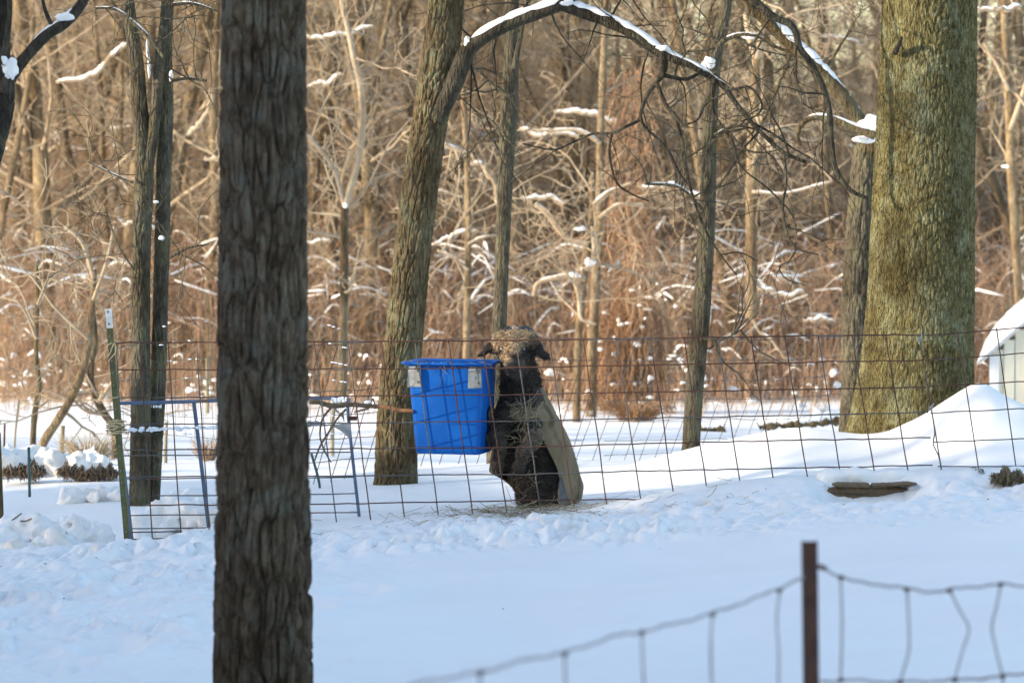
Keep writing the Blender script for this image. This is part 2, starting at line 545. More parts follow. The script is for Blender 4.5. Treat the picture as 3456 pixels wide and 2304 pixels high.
gx = axis(-4.0, 4.0, .022, -190, 190)
gy = axis(14.5, 26.0, .03, -60, 320)
GX, GY = np.meshgrid(gx, gy, indexing='xy')
GZ = ground(GX, GY)
tb = TB()
dirt = np.clip(.12 + sstep(19.8, 21, GY) * sstep(23.5, 22.2, GY) * .95, 0, 1)
litter = .62 * sstep(53, 62, GY + 3 * fbm(GX / 4, GY / 4, 3, 3))
tb.grid(np.stack([GX, GY, GZ], -1), False, np.stack([dirt, litter, litter * 0], -1).reshape(-1, 3))
g = tb.build('snowy_ground', M_SNOW_GROUND, None, True, True)
g['kind'] = 'structure'

# ------------------------------------------------------------------ trees of the fence line
def trunk_part(name, px, Y, mat, parent, cell=.05, amp=.012, ratio=5.0, sides=150, dz=.014, seed=1, down=.35, low_amp=.05):
    """a barked trunk through (x, y, half width) rows of photo pixels at depth Y, top row last"""
    rows = [np.concatenate([at(a, b, Y), [c * mpp(Y)]]) for a, b, c in px]
    b = rows[0].copy(); b[2] -= down; b[3] *= 1.12
    rows = [b] + rows
    L = sum(np.linalg.norm(rows[i + 1][:3] - rows[i][:3]) for i in range(len(rows) - 1))
    n = max(12, int(L / dz))
    S = smooth_path(rows, n)
    th = np.arange(sides) / sides * 2 * math.pi
    R = S[:, 3][:, None]
    z = S[:, 2][:, None] + 0 * th[None]
    Rm = S[:, 3].mean()
    nc = max(5, int(round(2 * math.pi * Rm / cell)))
    u = th[None] / (2 * math.pi) * nc + .55 * (vnoise(z / (cell * 4), th[None] * 3 + 0 * z, seed + 5) - .5)
    v = z / (cell * ratio) + .5 * (vnoise(np.cos(th)[None] * 3 + 9 + 0 * z, z / (cell * 3), seed + 9) - .5)
    v = v + 1.3 * vnoise(np.mod(th[None] / (2 * math.pi) * nc, nc) * .55 + 0 * z, 0 * z + seed, seed + 13)
    f1, f2 = worley(u, v, seed, nc)
    ridge = sstep(0.02, .26, f2 - f1)
    g1, g2 = worley(u * 2.0, v * 1.7, seed + 3, nc * 2)
    h = .68 * ridge + .32 * sstep(0, .3, g2 - g1)
    h = h + .35 * fbm(u * 1.7, v * 5, seed + 4, 3) * .5
    low = low_amp * fbm(np.cos(th)[None] * 1.3 + 0 * z + 7, np.sin(th)[None] * 1.3 + z * 1.6, seed, 3)
    rr = R * (1 + low) - amp * .55 + amp * h
    G = np.stack([S[:, 0][:, None] + rr * np.cos(th), S[:, 1][:, None] + rr * np.sin(th), z], -1)
    tb = TB(); tb.grid(G, True)
    return tb.build(name, mat, parent), S


def px_path(pts, Y, k=1.4694, dY=None):
    """rows (x, y[, half width]) given in 2352-wide view pixels -> points and radii"""
    out = []
    for i, p in enumerate(pts):
        y = Y + (dY[i] if dY is not None else 0)
        q = at(p[0] * k, p[1] * k, y)
        out.append(np.concatenate([q, [(p[2] if len(p) > 2 else 3) * k * mpp(y)]]))
    return out


def snow_on(tb, S, frac=.8, seed=0, lift=.55, gap=.35):
    """snow lying along the upper side of a limb; S rows are x, y, z, r"""
    n = max(8, int(np.linalg.norm(np.diff(S[:, :3], axis=0), axis=1).sum() / .035))
    S = smooth_path(S, n)
    t = np.arange(n) * .16
    k = vnoise(t, np.full(n, seed * 3.7), seed) + .35 * vnoise(t * 3.1, np.full(n, seed + .5), seed + 1)
    T = np.gradient(S[:, :3], axis=0); T /= np.linalg.norm(T, axis=1, keepdims=True) + 1e-9
    slope = 1 - np.abs(T[:, 2])
    w = np.clip((k - gap) * 2.2, 0, 1) * sstep(.08, .35, slope)
    on = w > .15
    i = 0
    while i < n:
        if on[i]:
            j = i
            while j < n and on[j]: j += 1
            if j - i >= 3:
                seg = S[i:j].copy()
                r = seg[:, 3] * frac * (.35 + .6 * np.minimum(w[i:j], 1) + .5 * (vnoise(np.arange(i, j) * .9, np.full(j - i, seed + .3), seed + 5) - .5))
                r = np.maximum(r * np.minimum(1, np.minimum(np.arange(1, j - i + 1), np.arange(j - i, 0, -1)) / 3.5), .0015)
                P = seg[:, :3].copy(); P[:, 2] += seg[:, 3] * lift + r * .2
                tb.tube(P, r, 7)
            i = j
        else:
            i += 1


def grow(tb, p, d, L, r, lvl, rs, droop=-.05, wig=.35, sides=(7, 5, 4, 3, 3), kids=(9, 6, 4, 0), snow=None, minr=.004, low=.25):
    """a crooked bare branch with side branches"""
    n = (9, 7, 6, 5, 4)[lvl]
    P = [np.array(p, float)]; d = np.array(d, float); d /= np.linalg.norm(d)
    for i in range(n):
        d = d + rs.normal(0, wig * .45, 3) + np.array([0, 0, droop])
        d /= np.linalg.norm(d)
        P.append(P[-1] + d * L / n)
    P = np.array(P)
    R = np.maximum(r * (1 - np.linspace(0, 1, n + 1) * .8), minr)
    tb.tube(P, R, sides[lvl], cap=False)
    if snow is not None and lvl <= 1 and rs.random() < .55:
        snow.append(np.column_stack([P, R]))
    if lvl < len(kids) and kids[lvl]:
        for k in range(kids[lvl]):
            t = rs.uniform(low, 1.0); i = min(int(t * n), n - 1); f = t * n - i
            q = P[i] * (1 - f) + P[i + 1] * f
            ax = P[i + 1] - P[i]; ax /= np.linalg.norm(ax)
            sd = np.cross(ax, rs.normal(0, 1, 3)); sd /= np.linalg.norm(sd) + 1e-9
            dd = ax * rs.uniform(.35, .9) + sd * rs.uniform(.6, 1.1)
            grow(tb, q, dd, L * rs.uniform(.35, .65) * (1.15 - .5 * t), R[i] * rs.uniform(.4, .65), lvl + 1, rs, droop, wig * 1.1, sides, kids, snow, minr, .15)


def limb(tb, S, n=40, sides=9):
    S = smooth_path(S, n)
    # slight knots and swellings
    k = 1 + .16 * (vnoise(np.arange(n) * .6, np.full(n, S[0, 0] * 13), 4) - .5)
    tb.tube(S[:, :3], S[:, 3] * k, sides)
    return S


K = 1.4694
rs = np.random.default_rng(5)

# --- dark foreground tree, out of focus
t = tag(empty('furrowed_tree', at(887, 2480, 14)), 'dark foreground trunk with deep furrowed bark, nearest tree left of centre', 'tree')
trunk_part('trunk', [(887, 2500, 172), (887, 2304, 157), (887, 1910, 151), (886, 1470, 142), (888, 880, 136), (889, 0, 129), (892, -700, 122), (900, -1800, 112), (930, -3200, 95)],
           14, M_BARK_FG, t, .042, .034, 5.2, 280, .010, 3, low_amp=.012)
tb = TB()
for k in range(7):
    p = at(930 + 10 * k, -2100 - 170 * k, 14); a = k * 2.4
    grow(tb, p, (math.cos(a), math.sin(a), .8), 2.6, .06, 0, rs, .0, kids=(6, 4, 0), sides=(6, 4, 3, 3))
tb.build('crown', M_BARK_DARK, t)

# --- leaning tree in the middle, with the arched snowy limb
YC = 25.3
t = tag(empty('leaning_tree', at(1337, 1640, YC)), 'leaning furrowed tree behind the blue tub with a long arched snowy limb', 'tree')
_, SC_C = trunk_part('trunk', [(1335, 1650, 75), (1337, 1600, 70), (1341, 1396, 65), (1360, 1175, 62), (1389, 880, 59), (1425, 588, 58), (1458, 367, 58), (1482, 220, 62), (1495, 118, 58), (1506, 0, 55), (1530, -300, 50), (1565, -900, 42), (1590, -1500, 30)],
                       YC, M_BARK_OAK, t, .036, .020, 4.4, 190, .012, 17)
tb = TB(); sn = TB()
A = px_path([(1005, 280, 17), (1022, 238, 20), (1040, 198, 21), (1056, 158, 21), (1072, 120, 19), (1092, 100, 16), (1130, 75, 16), (1190, 46, 15.5), (1240, 29, 15), (1290, 9, 14), (1330, -25, 11), (1370, -90, 9), (1400, -180, 6)], YC - .1)
B = px_path([(1285, 10, 14), (1350, 33, 14), (1400, 51, 13.5), (1450, 77, 13), (1500, 111, 13), (1540, 132, 10.5), (1590, 152, 9), (1640, 182, 7.5), (1665, 202, 7), (1690, 237, 6), (1722, 277, 5.5), (1762, 318, 5), (1800, 350, 4.5), (1850, 372, 4)], YC - .1)
SA = limb(tb, A, 60, 12); SB = limb(tb, B, 70, 12)
hang = [
    [(1522, 120, 8), (1526, 150, 9), (1520, 172, 8), (1508, 190, 6), (1490, 212, 5), (1472, 255, 4), (1468, 276, 4), (1440, 290, 3.5), (1405, 306, 3.5), (1360, 308, 3), (1310, 330, 2.4), (1270, 344, 1.8), (1200, 330, 1.2)],
    [(1520, 172, 6), (1545, 178, 5), (1575, 182, 5), (1600, 172, 4), (1620, 160, 3)],
    [(1508, 190, 5), (1528, 238, 4.5), (1552, 268, 4), (1570, 285, 3.5), (1602, 275, 3), (1620, 240, 2.6), (1650, 222, 2.2), (1690, 205, 1.6)],
    [(1552, 268, 3.6), (1568, 330, 3.4), (1580, 408, 3.2), (1600, 478, 3), (1622, 532, 2.6), (1655, 585, 2.2), (1692, 632, 1.6)],
    [(1470, 262, 3.5), (1482, 292, 3.4), (1532, 342, 3), (1562, 400, 2.4), (1586, 430, 2)],
    [(1405, 306, 3), (1400, 355, 2.6), (1416, 418, 2.3), (1450, 445, 2), (1490, 462, 1.6)],
    [(1665, 202, 5), (1690, 205, 3.5), (1720, 200, 3), (1748, 232, 2.6), (1742, 262, 2.2), (1700, 280, 1.5)],
    [(1800, 350, 4), (1806, 420, 3.2), (1798, 470, 3), (1806, 530, 2.8), (1830, 570, 2.4), (1880, 585, 1.8)],
    [(1830, 570, 2.2), (1812, 600, 2), (1790, 612, 1.6), (1806, 640, 1.3), (1850, 655, 1)],
    [(1655, 585, 1.8), (1700, 580, 1.6), (1740, 600, 1.2)],
    [(1640, 182, 5), (1640, 260, 3.2), (1680, 310, 2.8), (1716, 345, 2.5), (1760, 350, 2), (1800, 340, 1.4)],
    [(1680, 310, 2.6), (1700, 380, 2.2), (1760, 430, 2), (1810, 480, 1.6), (1830, 520, 1.2)],
]
for h in hang:
    S = limb(tb, px_path(h, YC - .25, dY=[.04 * i * (1 if len(h) % 2 else -1) for i in range(len(h))]), 34, 6)
    for q in range(3):
        i = rs.integers(6, 33)
        grow(tb, S[i, :3], rs.normal(0, 1, 3) + np.array([.3, 0, -.5]), rs.uniform(.25, .7), S[i, 3] * .5, 2, rs, -.05, .32, kids=(0, 0, 2, 0), minr=.0022)
for S in (SA, SB):
    for q in range(11):
        i = rs.integers(8, len(S) - 2)
        grow(tb, S[i, :3], rs.normal(0, 1, 3) * np.array([1, .7, 1]) + np.array([.1, 0, -.35]), rs.uniform(.4, 1.1), .008, 2, rs, -.03, .33, kids=(0, 0, 3, 0), minr=.0022)
snow_on(sn, SA[12:], .85, 3, .55, -.1); snow_on(sn, SB[1:46], .85, 5, .55, -.05); snow_on(sn, SB[46:], .6, 6, .6, .35)
sn.blob(at(1074 * K, 100 * K, YC - .1), (.028, .04, .04), 3, .4); sn.blob(at(1300 * K, 6 * K, YC - .12), (.05, .03, .025), 4, .4); sn.blob(at(1524 * K, 112 * K, YC - .12), (.05, .03, .02), 8, .4)
lo = tb.build('limb', M_BARK_LIMB, t)
sn.build('snow', M_SNOW, lo)
tb = TB()
for k in range(9):
    i = -2 - 12 * k
    a = k * 2.4 + .6
    grow(tb, SC_C[i, :3], (math.cos(a), math.sin(a), .7), 2.2, .05, 0, rs, .0, kids=(6, 4, 0), sides=(6, 4, 3, 3))
tb.build('crown', M_BARK_GREY, t)

# --- big lichen-covered tree on the right
YB = 24.75
t = tag(empty('thick_tree', at(3085, 1470, YB)), 'thick olive lichen-covered trunk on the right with snow mounded round its foot', 'tree')
trunk_part('trunk', [(3062, 1500, 232), (3074, 1440, 216), (3086, 1330, 200), (3098, 1180, 187), (3108, 960, 178), (3119, 620, 169), (3130, 300, 162), (3137, 0, 158), (3150, -600, 150), (3165, -1400, 140), (3170, -2600, 120)],
           YB, M_BARK_BIG, t, .030, .015, 2.9, 320, .012, 29, low_amp=.03)
tb = TB(); sn = TB()
S = limb(tb, px_path([(2120, -640, 26), (1980, -560, 22), (1840, -420, 19), (1740, -240, 15), (1700, -110, 12), (1712, -30, 10), (1748, 16, 9), (1785, 44, 8), (1812, 54, 8), (1828, 75, 8), (1836, 110, 8), (1862, 145, 8), (1890, 200, 7.5), (1905, 258, 7), (1910, 330, 6.5), (1920, 388, 6), (1952, 436, 5), (1994, 456, 4)], YB - .35), 90, 9)
snow_on(sn, S[26:60], .6, 12, .6, .25)
for q in range(7):
    i = rs.integers(30, 88)
    grow(tb, S[i, :3], rs.normal(0, 1, 3) * np.array([1.2, .6, .8]) + np.array([-.2, 0, -.3]), rs.uniform(.4, 1.1), S[i, 3] * .35, 1, rs, -.03, .36, kids=(0, 4, 2, 0), minr=.0024)
for k in range(8):
    a = k * 2.4
    S2 = limb(tb, [np.r_[at(3165, -1200 - 160 * k, YB), .10], np.r_[at(3165, -1200 - 160 * k, YB) + np.array([math.cos(a), math.sin(a), .6]), .07], np.r_[at(3165, -1200 - 160 * k, YB) + 2.4 * np.array([math.cos(a), math.sin(a), .7]), .03]], 14, 7)
    for q in range(6):
        grow(tb, S2[4 + q, :3], rs.normal(0, 1, 3) + np.array([0, 0, .5]), 1.0, .02, 1, rs, 0, .4, kids=(0, 4, 0))
lo = tb.build('limb', M_BARK_LIMB, t)
sn.build('snow', M_SNOW, lo)
tb = TB()   # broken stub on the left flank
tb.tube(smooth_path(np.array([at(3020, 180, YB - .27), at(3038, 140, YB - .34), at(3042, 128, YB - .37)]), 8), [.02, .018, .017, .016, .015, .014, .013, .012], 8)
tb.build('branch_stub', M_BARK_DARK, t)

# --- pair of stems on the left
YP = 24.2
t = tag(empty('twin_stem_tree', at(490, 1700, YP)), 'grey twin-stemmed tree behind the blue gate on the left', 'tree')
trunk_part('trunk', [(471, 1720, 40), (471, 1690, 36), (475, 1322, 32), (476, 880, 31), (484, 660, 31), (487, 514, 29), (472, 367, 26), (461, 220, 24), (434, 0, 18), (415, -400, 15), (400, -900, 12)], YP, M_BARK_GREY, t, .026, .007, 5, 100, .014, 41)
trunk_part('trunk', [(516, 1718, 22), (518, 1690, 20), (532, 1322, 25), (545, 880, 25), (550, 660, 24), (557, 367, 27), (555, 190, 25), (566, 0, 20), (590, -500, 17), (600, -1000, 12)], YP + .1, M_BARK_GREY, t, .026, .007, 5, 90, .014, 43)
tb = TB(); sn = TB()
S = limb(tb, px_path([(336, 395, 15), (352, 300, 13), (362, 200, 13), (368, 110, 12), (376, 60, 10)], YP - .02), 30, 12)
for pts in ([(378, 135, 5), (350, 95, 4.5), (310, 55, 4), (265, 22, 3.5), (215, 18, 2.5)], [(388, 12, 5), (440, 8, 3.5), (500, 26, 2.5)], [(392, 185, 5), (430, 180, 4), (475, 186, 3)],
            [(390, 590, 4), (430, 570, 3), (480, 560, 2)], [(306, 420, 3), (250, 395, 2.2), (200, 370, 1.5)], [(308, 620, 2.5), (270, 560, 2), (240, 470, 1.2)]):
    S = limb(tb, px_path(pts, YP - .1), 26, 6)
    snow_on(sn, S, .7, len(pts) + int(pts[0][1]), .6, .4)
    for q in range(7):
        i = rs.integers(5, 25)
        grow(tb, S[i, :3], rs.normal(0, 1, 3) + np.array([0, 0, .2]), rs.uniform(.3, .8), S[i, 3] * .5, 2, rs, -.02, .5, kids=(0, 0, 4, 0), minr=.0022)
lo = tb.build('limb', M_BARK_GREY, t)
for px_, py_, rr in ((503, 225, (.010, .03, .075)), (497, 165, (.008, .02, .05)), (578, 258, (.012, .03, .04)), (527, 682, (.016, .02, .010)), (545, 802, (.020, .02, .016))):
    sn.blob(at(px_, py_, YP - .06), rr, int(px_), .3)
sn.build('snow', M_SNOW, lo)

# --- slender grey stems
t = tag(empty('slender_tree', at(1670, 1585, 27.4)), 'slender dark grey trunk rising directly behind the sheep', 'tree')
trunk_part('trunk', [(1672, 1600, 32), (1678, 1300, 26), (1684, 1130, 24), (1694, 880, 23), (1707, 588, 25), (1719, 367, 28), (1727, 147, 23), (1733, 0, 17), (1738, -300, 14)], 27.4, M_BARK_GREY, t, .03, .006, 5, 80, .02, 51)
tb = TB()
for pts in ([(1183, 230, 5), (1140, 200, 3.5), (1100, 165, 2.5), (1065, 145, 2)], [(1180, 160, 7), (1200, 60, 5), (1215, -40, 4)], [(1160, 330, 4), (1130, 280, 3), (1090, 262, 2)]):
    S = limb(tb, px_path(pts, 27.3), 20, 6)
    for q in range(5):
        grow(tb, S[rs.integers(5, 19), :3], rs.normal(0, 1, 3), .6, .008, 2, rs, 0, .5, kids=(0, 0, 4, 0), minr=.0022)
tb.build('limb', M_BARK_GREY, t)
t = tag(empty('slender_tree', at(2329, 1540, 27.3)), 'slender curving grey trunk standing in snow between sheep and thick tree', 'tree')
trunk_part('trunk', [(2328, 1560, 33), (2330, 1530, 30), (2344, 1322, 29), (2369, 1028, 29), (2386, 735, 27), (2395, 440, 23), (2410, 220, 22), (2439, 73, 21), (2452, 0, 17), (2480, -300, 14)], 27.3, M_BARK_GREY, t, .03, .007, 5, 90, .018, 53)
tb = TB(); sn = TB()
for pts in ([(1633, 150, 7), (1655, 100, 6), (1700, 80, 5), (1740, 85, 3), (1780, 110, 2)], [(1640, 310, 4), (1690, 290, 3), (1750, 300, 2)], [(1606, 780, 3), (1680, 770, 2.2), (1740, 720, 1.5)], [(1612, 480, 4), (1560, 430, 4), (1480, 422, 3)]):
    S = limb(tb, px_path(pts, 27.2), 24, 6)
    snow_on(sn, S, .7, int(pts[0][1]), .6, .3)
    for q in range(6):
        grow(tb, S[rs.integers(5, 23), :3], rs.normal(0, 1, 3), .7, .008, 2, rs, 0, .5, kids=(0, 0, 4, 0), minr=.0022)
sn.blob(at(2395, 212, 27.15), (.05, .04, .035), 5, .5)
lo = tb.build('limb', M_BARK_GREY, t)
sn.build('snow', M_SNOW, lo)

# --- broken tree behind the thick one, its top leaning away to the left
YK = 30.0
t = tag(empty('broken_tree', at(2885, 1400, YK)), 'broken trunk left of the thick tree, its snowy top limb leaning left', 'tree')
trunk_part('trunk', [(2885, 1440, 52), (2888, 1300, 47), (2892, 1028, 49), (2908, 735, 48), (2922, 560, 46), (2928, 500, 42), (2932, 470, 26)], YK, M_BARK_GREY, t, .04, .018, 5, 100, .02, 61)
tb = TB(); sn = TB()
S = limb(tb, px_path([(2012, 345, 17), (1992, 308, 18), (1955, 250, 17), (1908, 190, 17), (1850, 132, 16), (1795, 82, 15), (1742, 28, 14), (1700, -20, 14), (1620, -120, 12), (1560, -260, 8)], YK - .15), 70, 12)
snow_on(sn, S[:60], .95, 21, .6, -.3)
for a, b, c in ((2945, 425, (.10, .06, .07)), (2918, 470, (.08, .05, .03))):
    sn.blob(at(a, b, YK - .3), c, a, .35, 10)
S2 = limb(tb, px_path([(2010, 312, 10), (1965, 295, 9), (1915, 275, 8), (1870, 270, 7), (1842, 285, 6), (1832, 310, 5), (1838, 335, 4)], YK - .5), 30, 9)
snow_on(sn, S2, .65, 31, .6, .1)
for q in range(16):
    i = rs.integers(8, 66)
    grow(tb, S[i, :3], rs.normal(0, 1, 3) * np.array([1, .6, 1]), rs.uniform(.6, 1.5), .016, 1, rs, -.01, .45, kids=(0, 6, 3, 0), minr=.0028)
lo = tb.build('limb', M_BARK_OAK, t)
sn.build('snow', M_SNOW, lo)

# --- dark tree at the upper left edge
YL = 19.0
t = tag(empty('dark_forked_tree', at(-120, 1900, YL)), 'dark trunk at the upper left edge with snow in its fork', 'tree')
trunk_part('trunk', [(-150, 2150, 50), (-140, 1500, 46), (-100, 900, 42), (-55, 620, 40), (-22, 500, 37), (8, 380, 36), (14, 300, 34), (8, 180, 24), (6, 0, 17), (10, -400, 14)], YL, M_BARK_DARK, t, .03, .008, 4, 100, .016, 71)
tb = TB(); sn = TB()
S = limb(tb, px_path([(8, 215, 15), (26, 176, 16), (60, 130, 13), (105, 82, 13), (145, 56, 13), (180, 20, 12), (205, -25, 11), (250, -120, 9)], YL - .05), 50, 12)
limb(tb, px_path([(122, 62, 5), (110, 40, 5), (100, 10, 4), (95, -30, 4)], YL - .05), 14, 8)
limb(tb, px_path([(6, 150, 9), (16, 90, 7), (22, 40, 6), (22, -20, 6)], YL - .1), 14, 8)
snow_on(sn, S[10:], .75, 41, .62, -.15)
sn.blob(at(35, 225, YL - .1), (.035, .03, .05), 4, .5, 10); sn.blob(at(15, 205, YL - .1), (.018, .03, .035), 6, .4); sn.blob(at(215, 55, YL - .09), (.05, .025, .02), 9, .5, 10)
lo = tb.build('limb', M_BARK_DARK, t)
sn.build('snow', M_SNOW, lo)

# ------------------------------------------------------------------ the field's edge and the woods
# --- pale forked saplings standing in front of the woods, one by one
def sapling(name, label, main, Y, limbs=(), mat=None, twigs=10, snowblobs=(), sides=9):
    S0 = px_path(main, Y)
    t = tag(empty(name, S0[0][:3]), label, 'tree')
    a = S0[0].copy(); a[2] -= .4
    tb = TB(); S = limb(tb, [a] + list(S0), 50, sides)
    tb.build('trunk', mat or M_BARK_FAR, t)
    tb = TB(); sn = TB(); sn.blob(S[-1, :3] + np.array([0, 0, .01]), (.008, .008, .005), 1)
    LS = [limb(tb, px_path(l, Y - .1), 26, 6) for l in limbs]
    for q in range(twigs):
        X = S if (not LS or rs.random() < .35) else LS[rs.integers(len(LS))]
        i = rs.integers(len(X) // 3, len(X))
        i = min(i, len(X) - 1)
        grow(tb, X[i, :3], rs.normal(0, 1, 3) * np.array([1, .6, .8]) + np.array([0, 0, .25]), rs.uniform(.6, 1.6), max(X[i, 3] * .4, .01), 1, rs, 0, .45, kids=(0, 5, 3, 0), minr=.004)
    for X in LS:
        snow_on(sn, X, .7, int(abs(X[0, 0] * 100)), .6, .4)
    for bx, by, bw, bh in snowblobs:
        sn.blob(at(bx, by, Y - .12), (bw * mpp(Y), bw * mpp(Y), bh * mpp(Y)), int(bx + by), .4, 9)
    c = tb.build('crown', M_TWIG_FAR, t)
    sn.build('snow', M_SNOW, c)
    return t


sapling('forked_sapling', 'pale slim trunk forked low with snow in the fork, right of the foreground tree',
        [(787, 830, 11), (790, 700, 10.5), (791, 560, 10), (792, 470, 10)], 40,
        [[(792, 475, 9), (805, 430, 8), (822, 370, 8), (833, 280, 8), (828, 200, 7.5), (812, 130, 7), (800, 70, 6), (785, 10, 5), (780, -60, 4)], [(792, 475, 6), (775, 410, 5), (757, 372, 5), (720, 325, 4), (690, 300, 3)], [(830, 268, 4), (780, 250, 4), (730, 252, 3)]], None, 14, [(1164, 692, 8, 12)])
sapling('straight_sapling', 'thin straight pale trunk between the leaning tree and the slender dark one',
        [(1071, 830, 8), (1074, 640, 8.5), (1076, 500, 8), (1072, 360, 7), (1066, 250, 7), (1064, 180, 6), (1060, 60, 5), (1058, -60, 4)], 44,
        [[(1072, 352, 6), (1050, 345, 6), (1020, 330, 5)], [(1076, 620, 3), (1040, 590, 3), (1005, 575, 3)], [(1074, 560, 3), (1110, 545, 3), (1150, 540, 2)]], None, 12)
sapling('straight_sapling', 'sunlit straight pale trunk right of the slender curving grey trunk',
        [(1726, 650, 14), (1726, 540, 14), (1727, 420, 13.5), (1730, 300, 13), (1735, 200, 12), (1738, 130, 11)], 44,
        [[(1738, 135, 9), (1746, 90, 8), (1750, 30, 7), (1752, -40, 6)], [(1736, 132, 8), (1722, 90, 7), (1712, 30, 6)], [(1728, 440, 4), (1800, 445, 3), (1880, 425, 3), (1912, 415, 3)]], None, 10, [(2530, 120, 26, 12)])
sapling('vine_hung_tree', 'slim tan trunk beside the orange vine tangle with bent snowy branches',
        [(1325, 900, 9), (1330, 760, 9), (1342, 640, 8), (1352, 560, 8), (1360, 480, 7), (1362, 400, 6)], 46,
        [[(1345, 640, 7), (1310, 635, 7), (1270, 640, 6), (1235, 652, 6), (1226, 680, 5)], [(1318, 640, 5), (1330, 680, 5), (1335, 730, 4), (1370, 745, 3)], [(1352, 560, 6), (1300, 545, 6), (1255, 490, 6), (1230, 470, 5)], [(1362, 470, 5), (1400, 440, 4), (1450, 420, 3)], [(1345, 620, 6), (1365, 590, 6), (1360, 520, 5)]], None, 14,
        [(1940, 928, 20, 9), (1990, 884, 18, 12), (1960, 772, 18, 7)])
sapling('vine_hung_tree', 'stout tan trunk with a dark side right of the slim vine-hung trunk',
        [(1358, 960, 13), (1360, 820, 13), (1366, 700, 12), (1372, 560, 11), (1378, 420, 10), (1380, 300, 9), (1386, 150, 8), (1392, 0, 7), (1396, -80, 6)], 48,
        [[(1380, 330, 5), (1330, 300, 4), (1260, 300, 4), (1200, 298, 3)], [(1376, 500, 5), (1420, 470, 4), (1480, 470, 3)]], None, 12)
sapling('leaning_sapling', 'leaning sunlit trunk at the left field edge propped out of the snow',
        [(95, 1033, 10), (130, 970, 10), (165, 912, 9.5), (190, 850, 9), (203, 790, 9), (212, 700, 8), (216, 620, 7)], 32,
        [[(216, 640, 6), (190, 560, 5), (150, 520, 4)], [(214, 690, 5), (245, 600, 4), (262, 520, 3)], [(205, 780, 5), (160, 740, 4), (120, 700, 3)]], None, 9)
sapling('crooked_sapling', 'crooked trunk bending left from the green post toward the leaning one',
        [(262, 990, 8), (240, 950, 9), (216, 905, 9), (208, 870, 8.5), (210, 830, 8), (218, 780, 7), (212, 700, 6)], 32.5,
        [[(212, 895, 6), (180, 905, 5), (160, 920, 4)], [(225, 925, 6), (250, 890, 5), (280, 850, 4)], [(170, 920, 3), (200, 945, 2.5), (250, 955, 2)]], None, 6)
sapling('thin_sapling', 'thin dark wavy trunk left of the leaning sunlit one',
        [(76, 1018, 7), (80, 950, 7), (90, 890, 6.5), (85, 840, 6), (82, 780, 5.5), (86, 700, 5), (84, 600, 4)], 33,
        [[(84, 780, 4), (60, 720, 3), (40, 690, 3)], [(86, 700, 4), (110, 640, 3), (130, 570, 2)]], M_BARK_OAK, 8)
sapling('pale_tree', 'pale leaning woodland trunk at the right edge behind the thick tree',
        [(2345, 790, 9), (2338, 640, 10), (2330, 500, 11), (2322, 380, 11), (2318, 250, 10), (2310, 120, 9), (2305, -40, 8)], 52,
        [[(2320, 300, 6), (2345, 230, 6), (2360, 180, 5)], [(2318, 210, 5), (2290, 150, 4), (2260, 100, 3)]], None, 8, [(3395, 562, 12, 6)])

# --- woodland trees: templates, then copies
TPL_R = (.10, .14, .075, .12, .05, .17, .08, .10, .04)


def template(seed, H, r, kids0, low):
    q = np.random.default_rng(seed)
    tr, cr, sn, sl = TB(), TB(), TB(), []
    n = 14
    P = [np.array([0, 0, -.5])]; d = np.array([q.normal(0, .05), q.normal(0, .05), 1.0])
    for i in range(n):
        d = d + np.array([q.normal(0, .055), q.normal(0, .055), .05]); d /= np.linalg.norm(d)
        P.append(P[-1] + d * (H + .5) / n)
    P = np.array(P); R = r * (1 - .8 * np.linspace(0, 1, n + 1) ** 1.1)
    S = smooth_path(np.column_stack([P, R]), 30)
    tr.tube(S[:, :3], S[:, 3], 8, cap=False)
    if q.random() < .55:       # forked
        i = q.integers(8, 16); a = q.uniform(0, 6.28)
        fork = [S[i, :3]]; dd = np.array([math.cos(a) * .45, math.sin(a) * .45, 1.0])
        for k in range(7):
            dd = dd + np.array([q.normal(0, .08), q.normal(0, .08), .08]); dd /= np.linalg.norm(dd)
            fork.append(fork[-1] + dd * H * .075)
        rf = np.linspace(S[i, 3] * .75, S[i, 3] * .25, 8)
        tr.tube(smooth_path(np.column_stack([fork, rf]), 18)[:, :3], np.interp(np.linspace(0, 7, 18), range(8), rf), 7, cap=False)
    for k in range(kids0):
        t_ = low + (1 - low) * (k + q.random()) / kids0
        i = int(t_ * 29)
        a = k * 2.4 + q.normal(0, .4)
        grow(cr, S[i, :3], (math.cos(a), math.sin(a), q.uniform(.1, .9)), H * q.uniform(.14, .30) * (1.2 - .6 * t_), max(S[i, 3] * q.uniform(.22, .4), .011), 0, q, .03, .26,
             sides=(5, 4, 3, 3), kids=(7, 5, 2, 0), snow=sl, minr=.0045)
    for k, s in enumerate(sl[::2]):
        if abs(s[-1, 2] - s[0, 2]) < .8 * np.linalg.norm(s[-1, :2] - s[0, :2]):
            snow_on(sn, s, .75, k + seed, .7, .8)
    if not sn.V:
        sn.blob(S[20, :3], (.05, .05, .04), 1)
    return tr.mesh('trunk', M_BARK_FAR), cr.mesh('crown', M_TWIG_FAR), sn.mesh('snow', M_SNOW)


TPL = [template(100 + i, (11, 13, 9, 12, 7, 14, 8.5, 10, 6)[i], TPL_R[i], (16, 17, 15, 18, 13, 16, 14, 16, 12)[i], (.12, .2, .1, .25, .08, .3, .1, .15, .06)[i]) for i in range(9)]


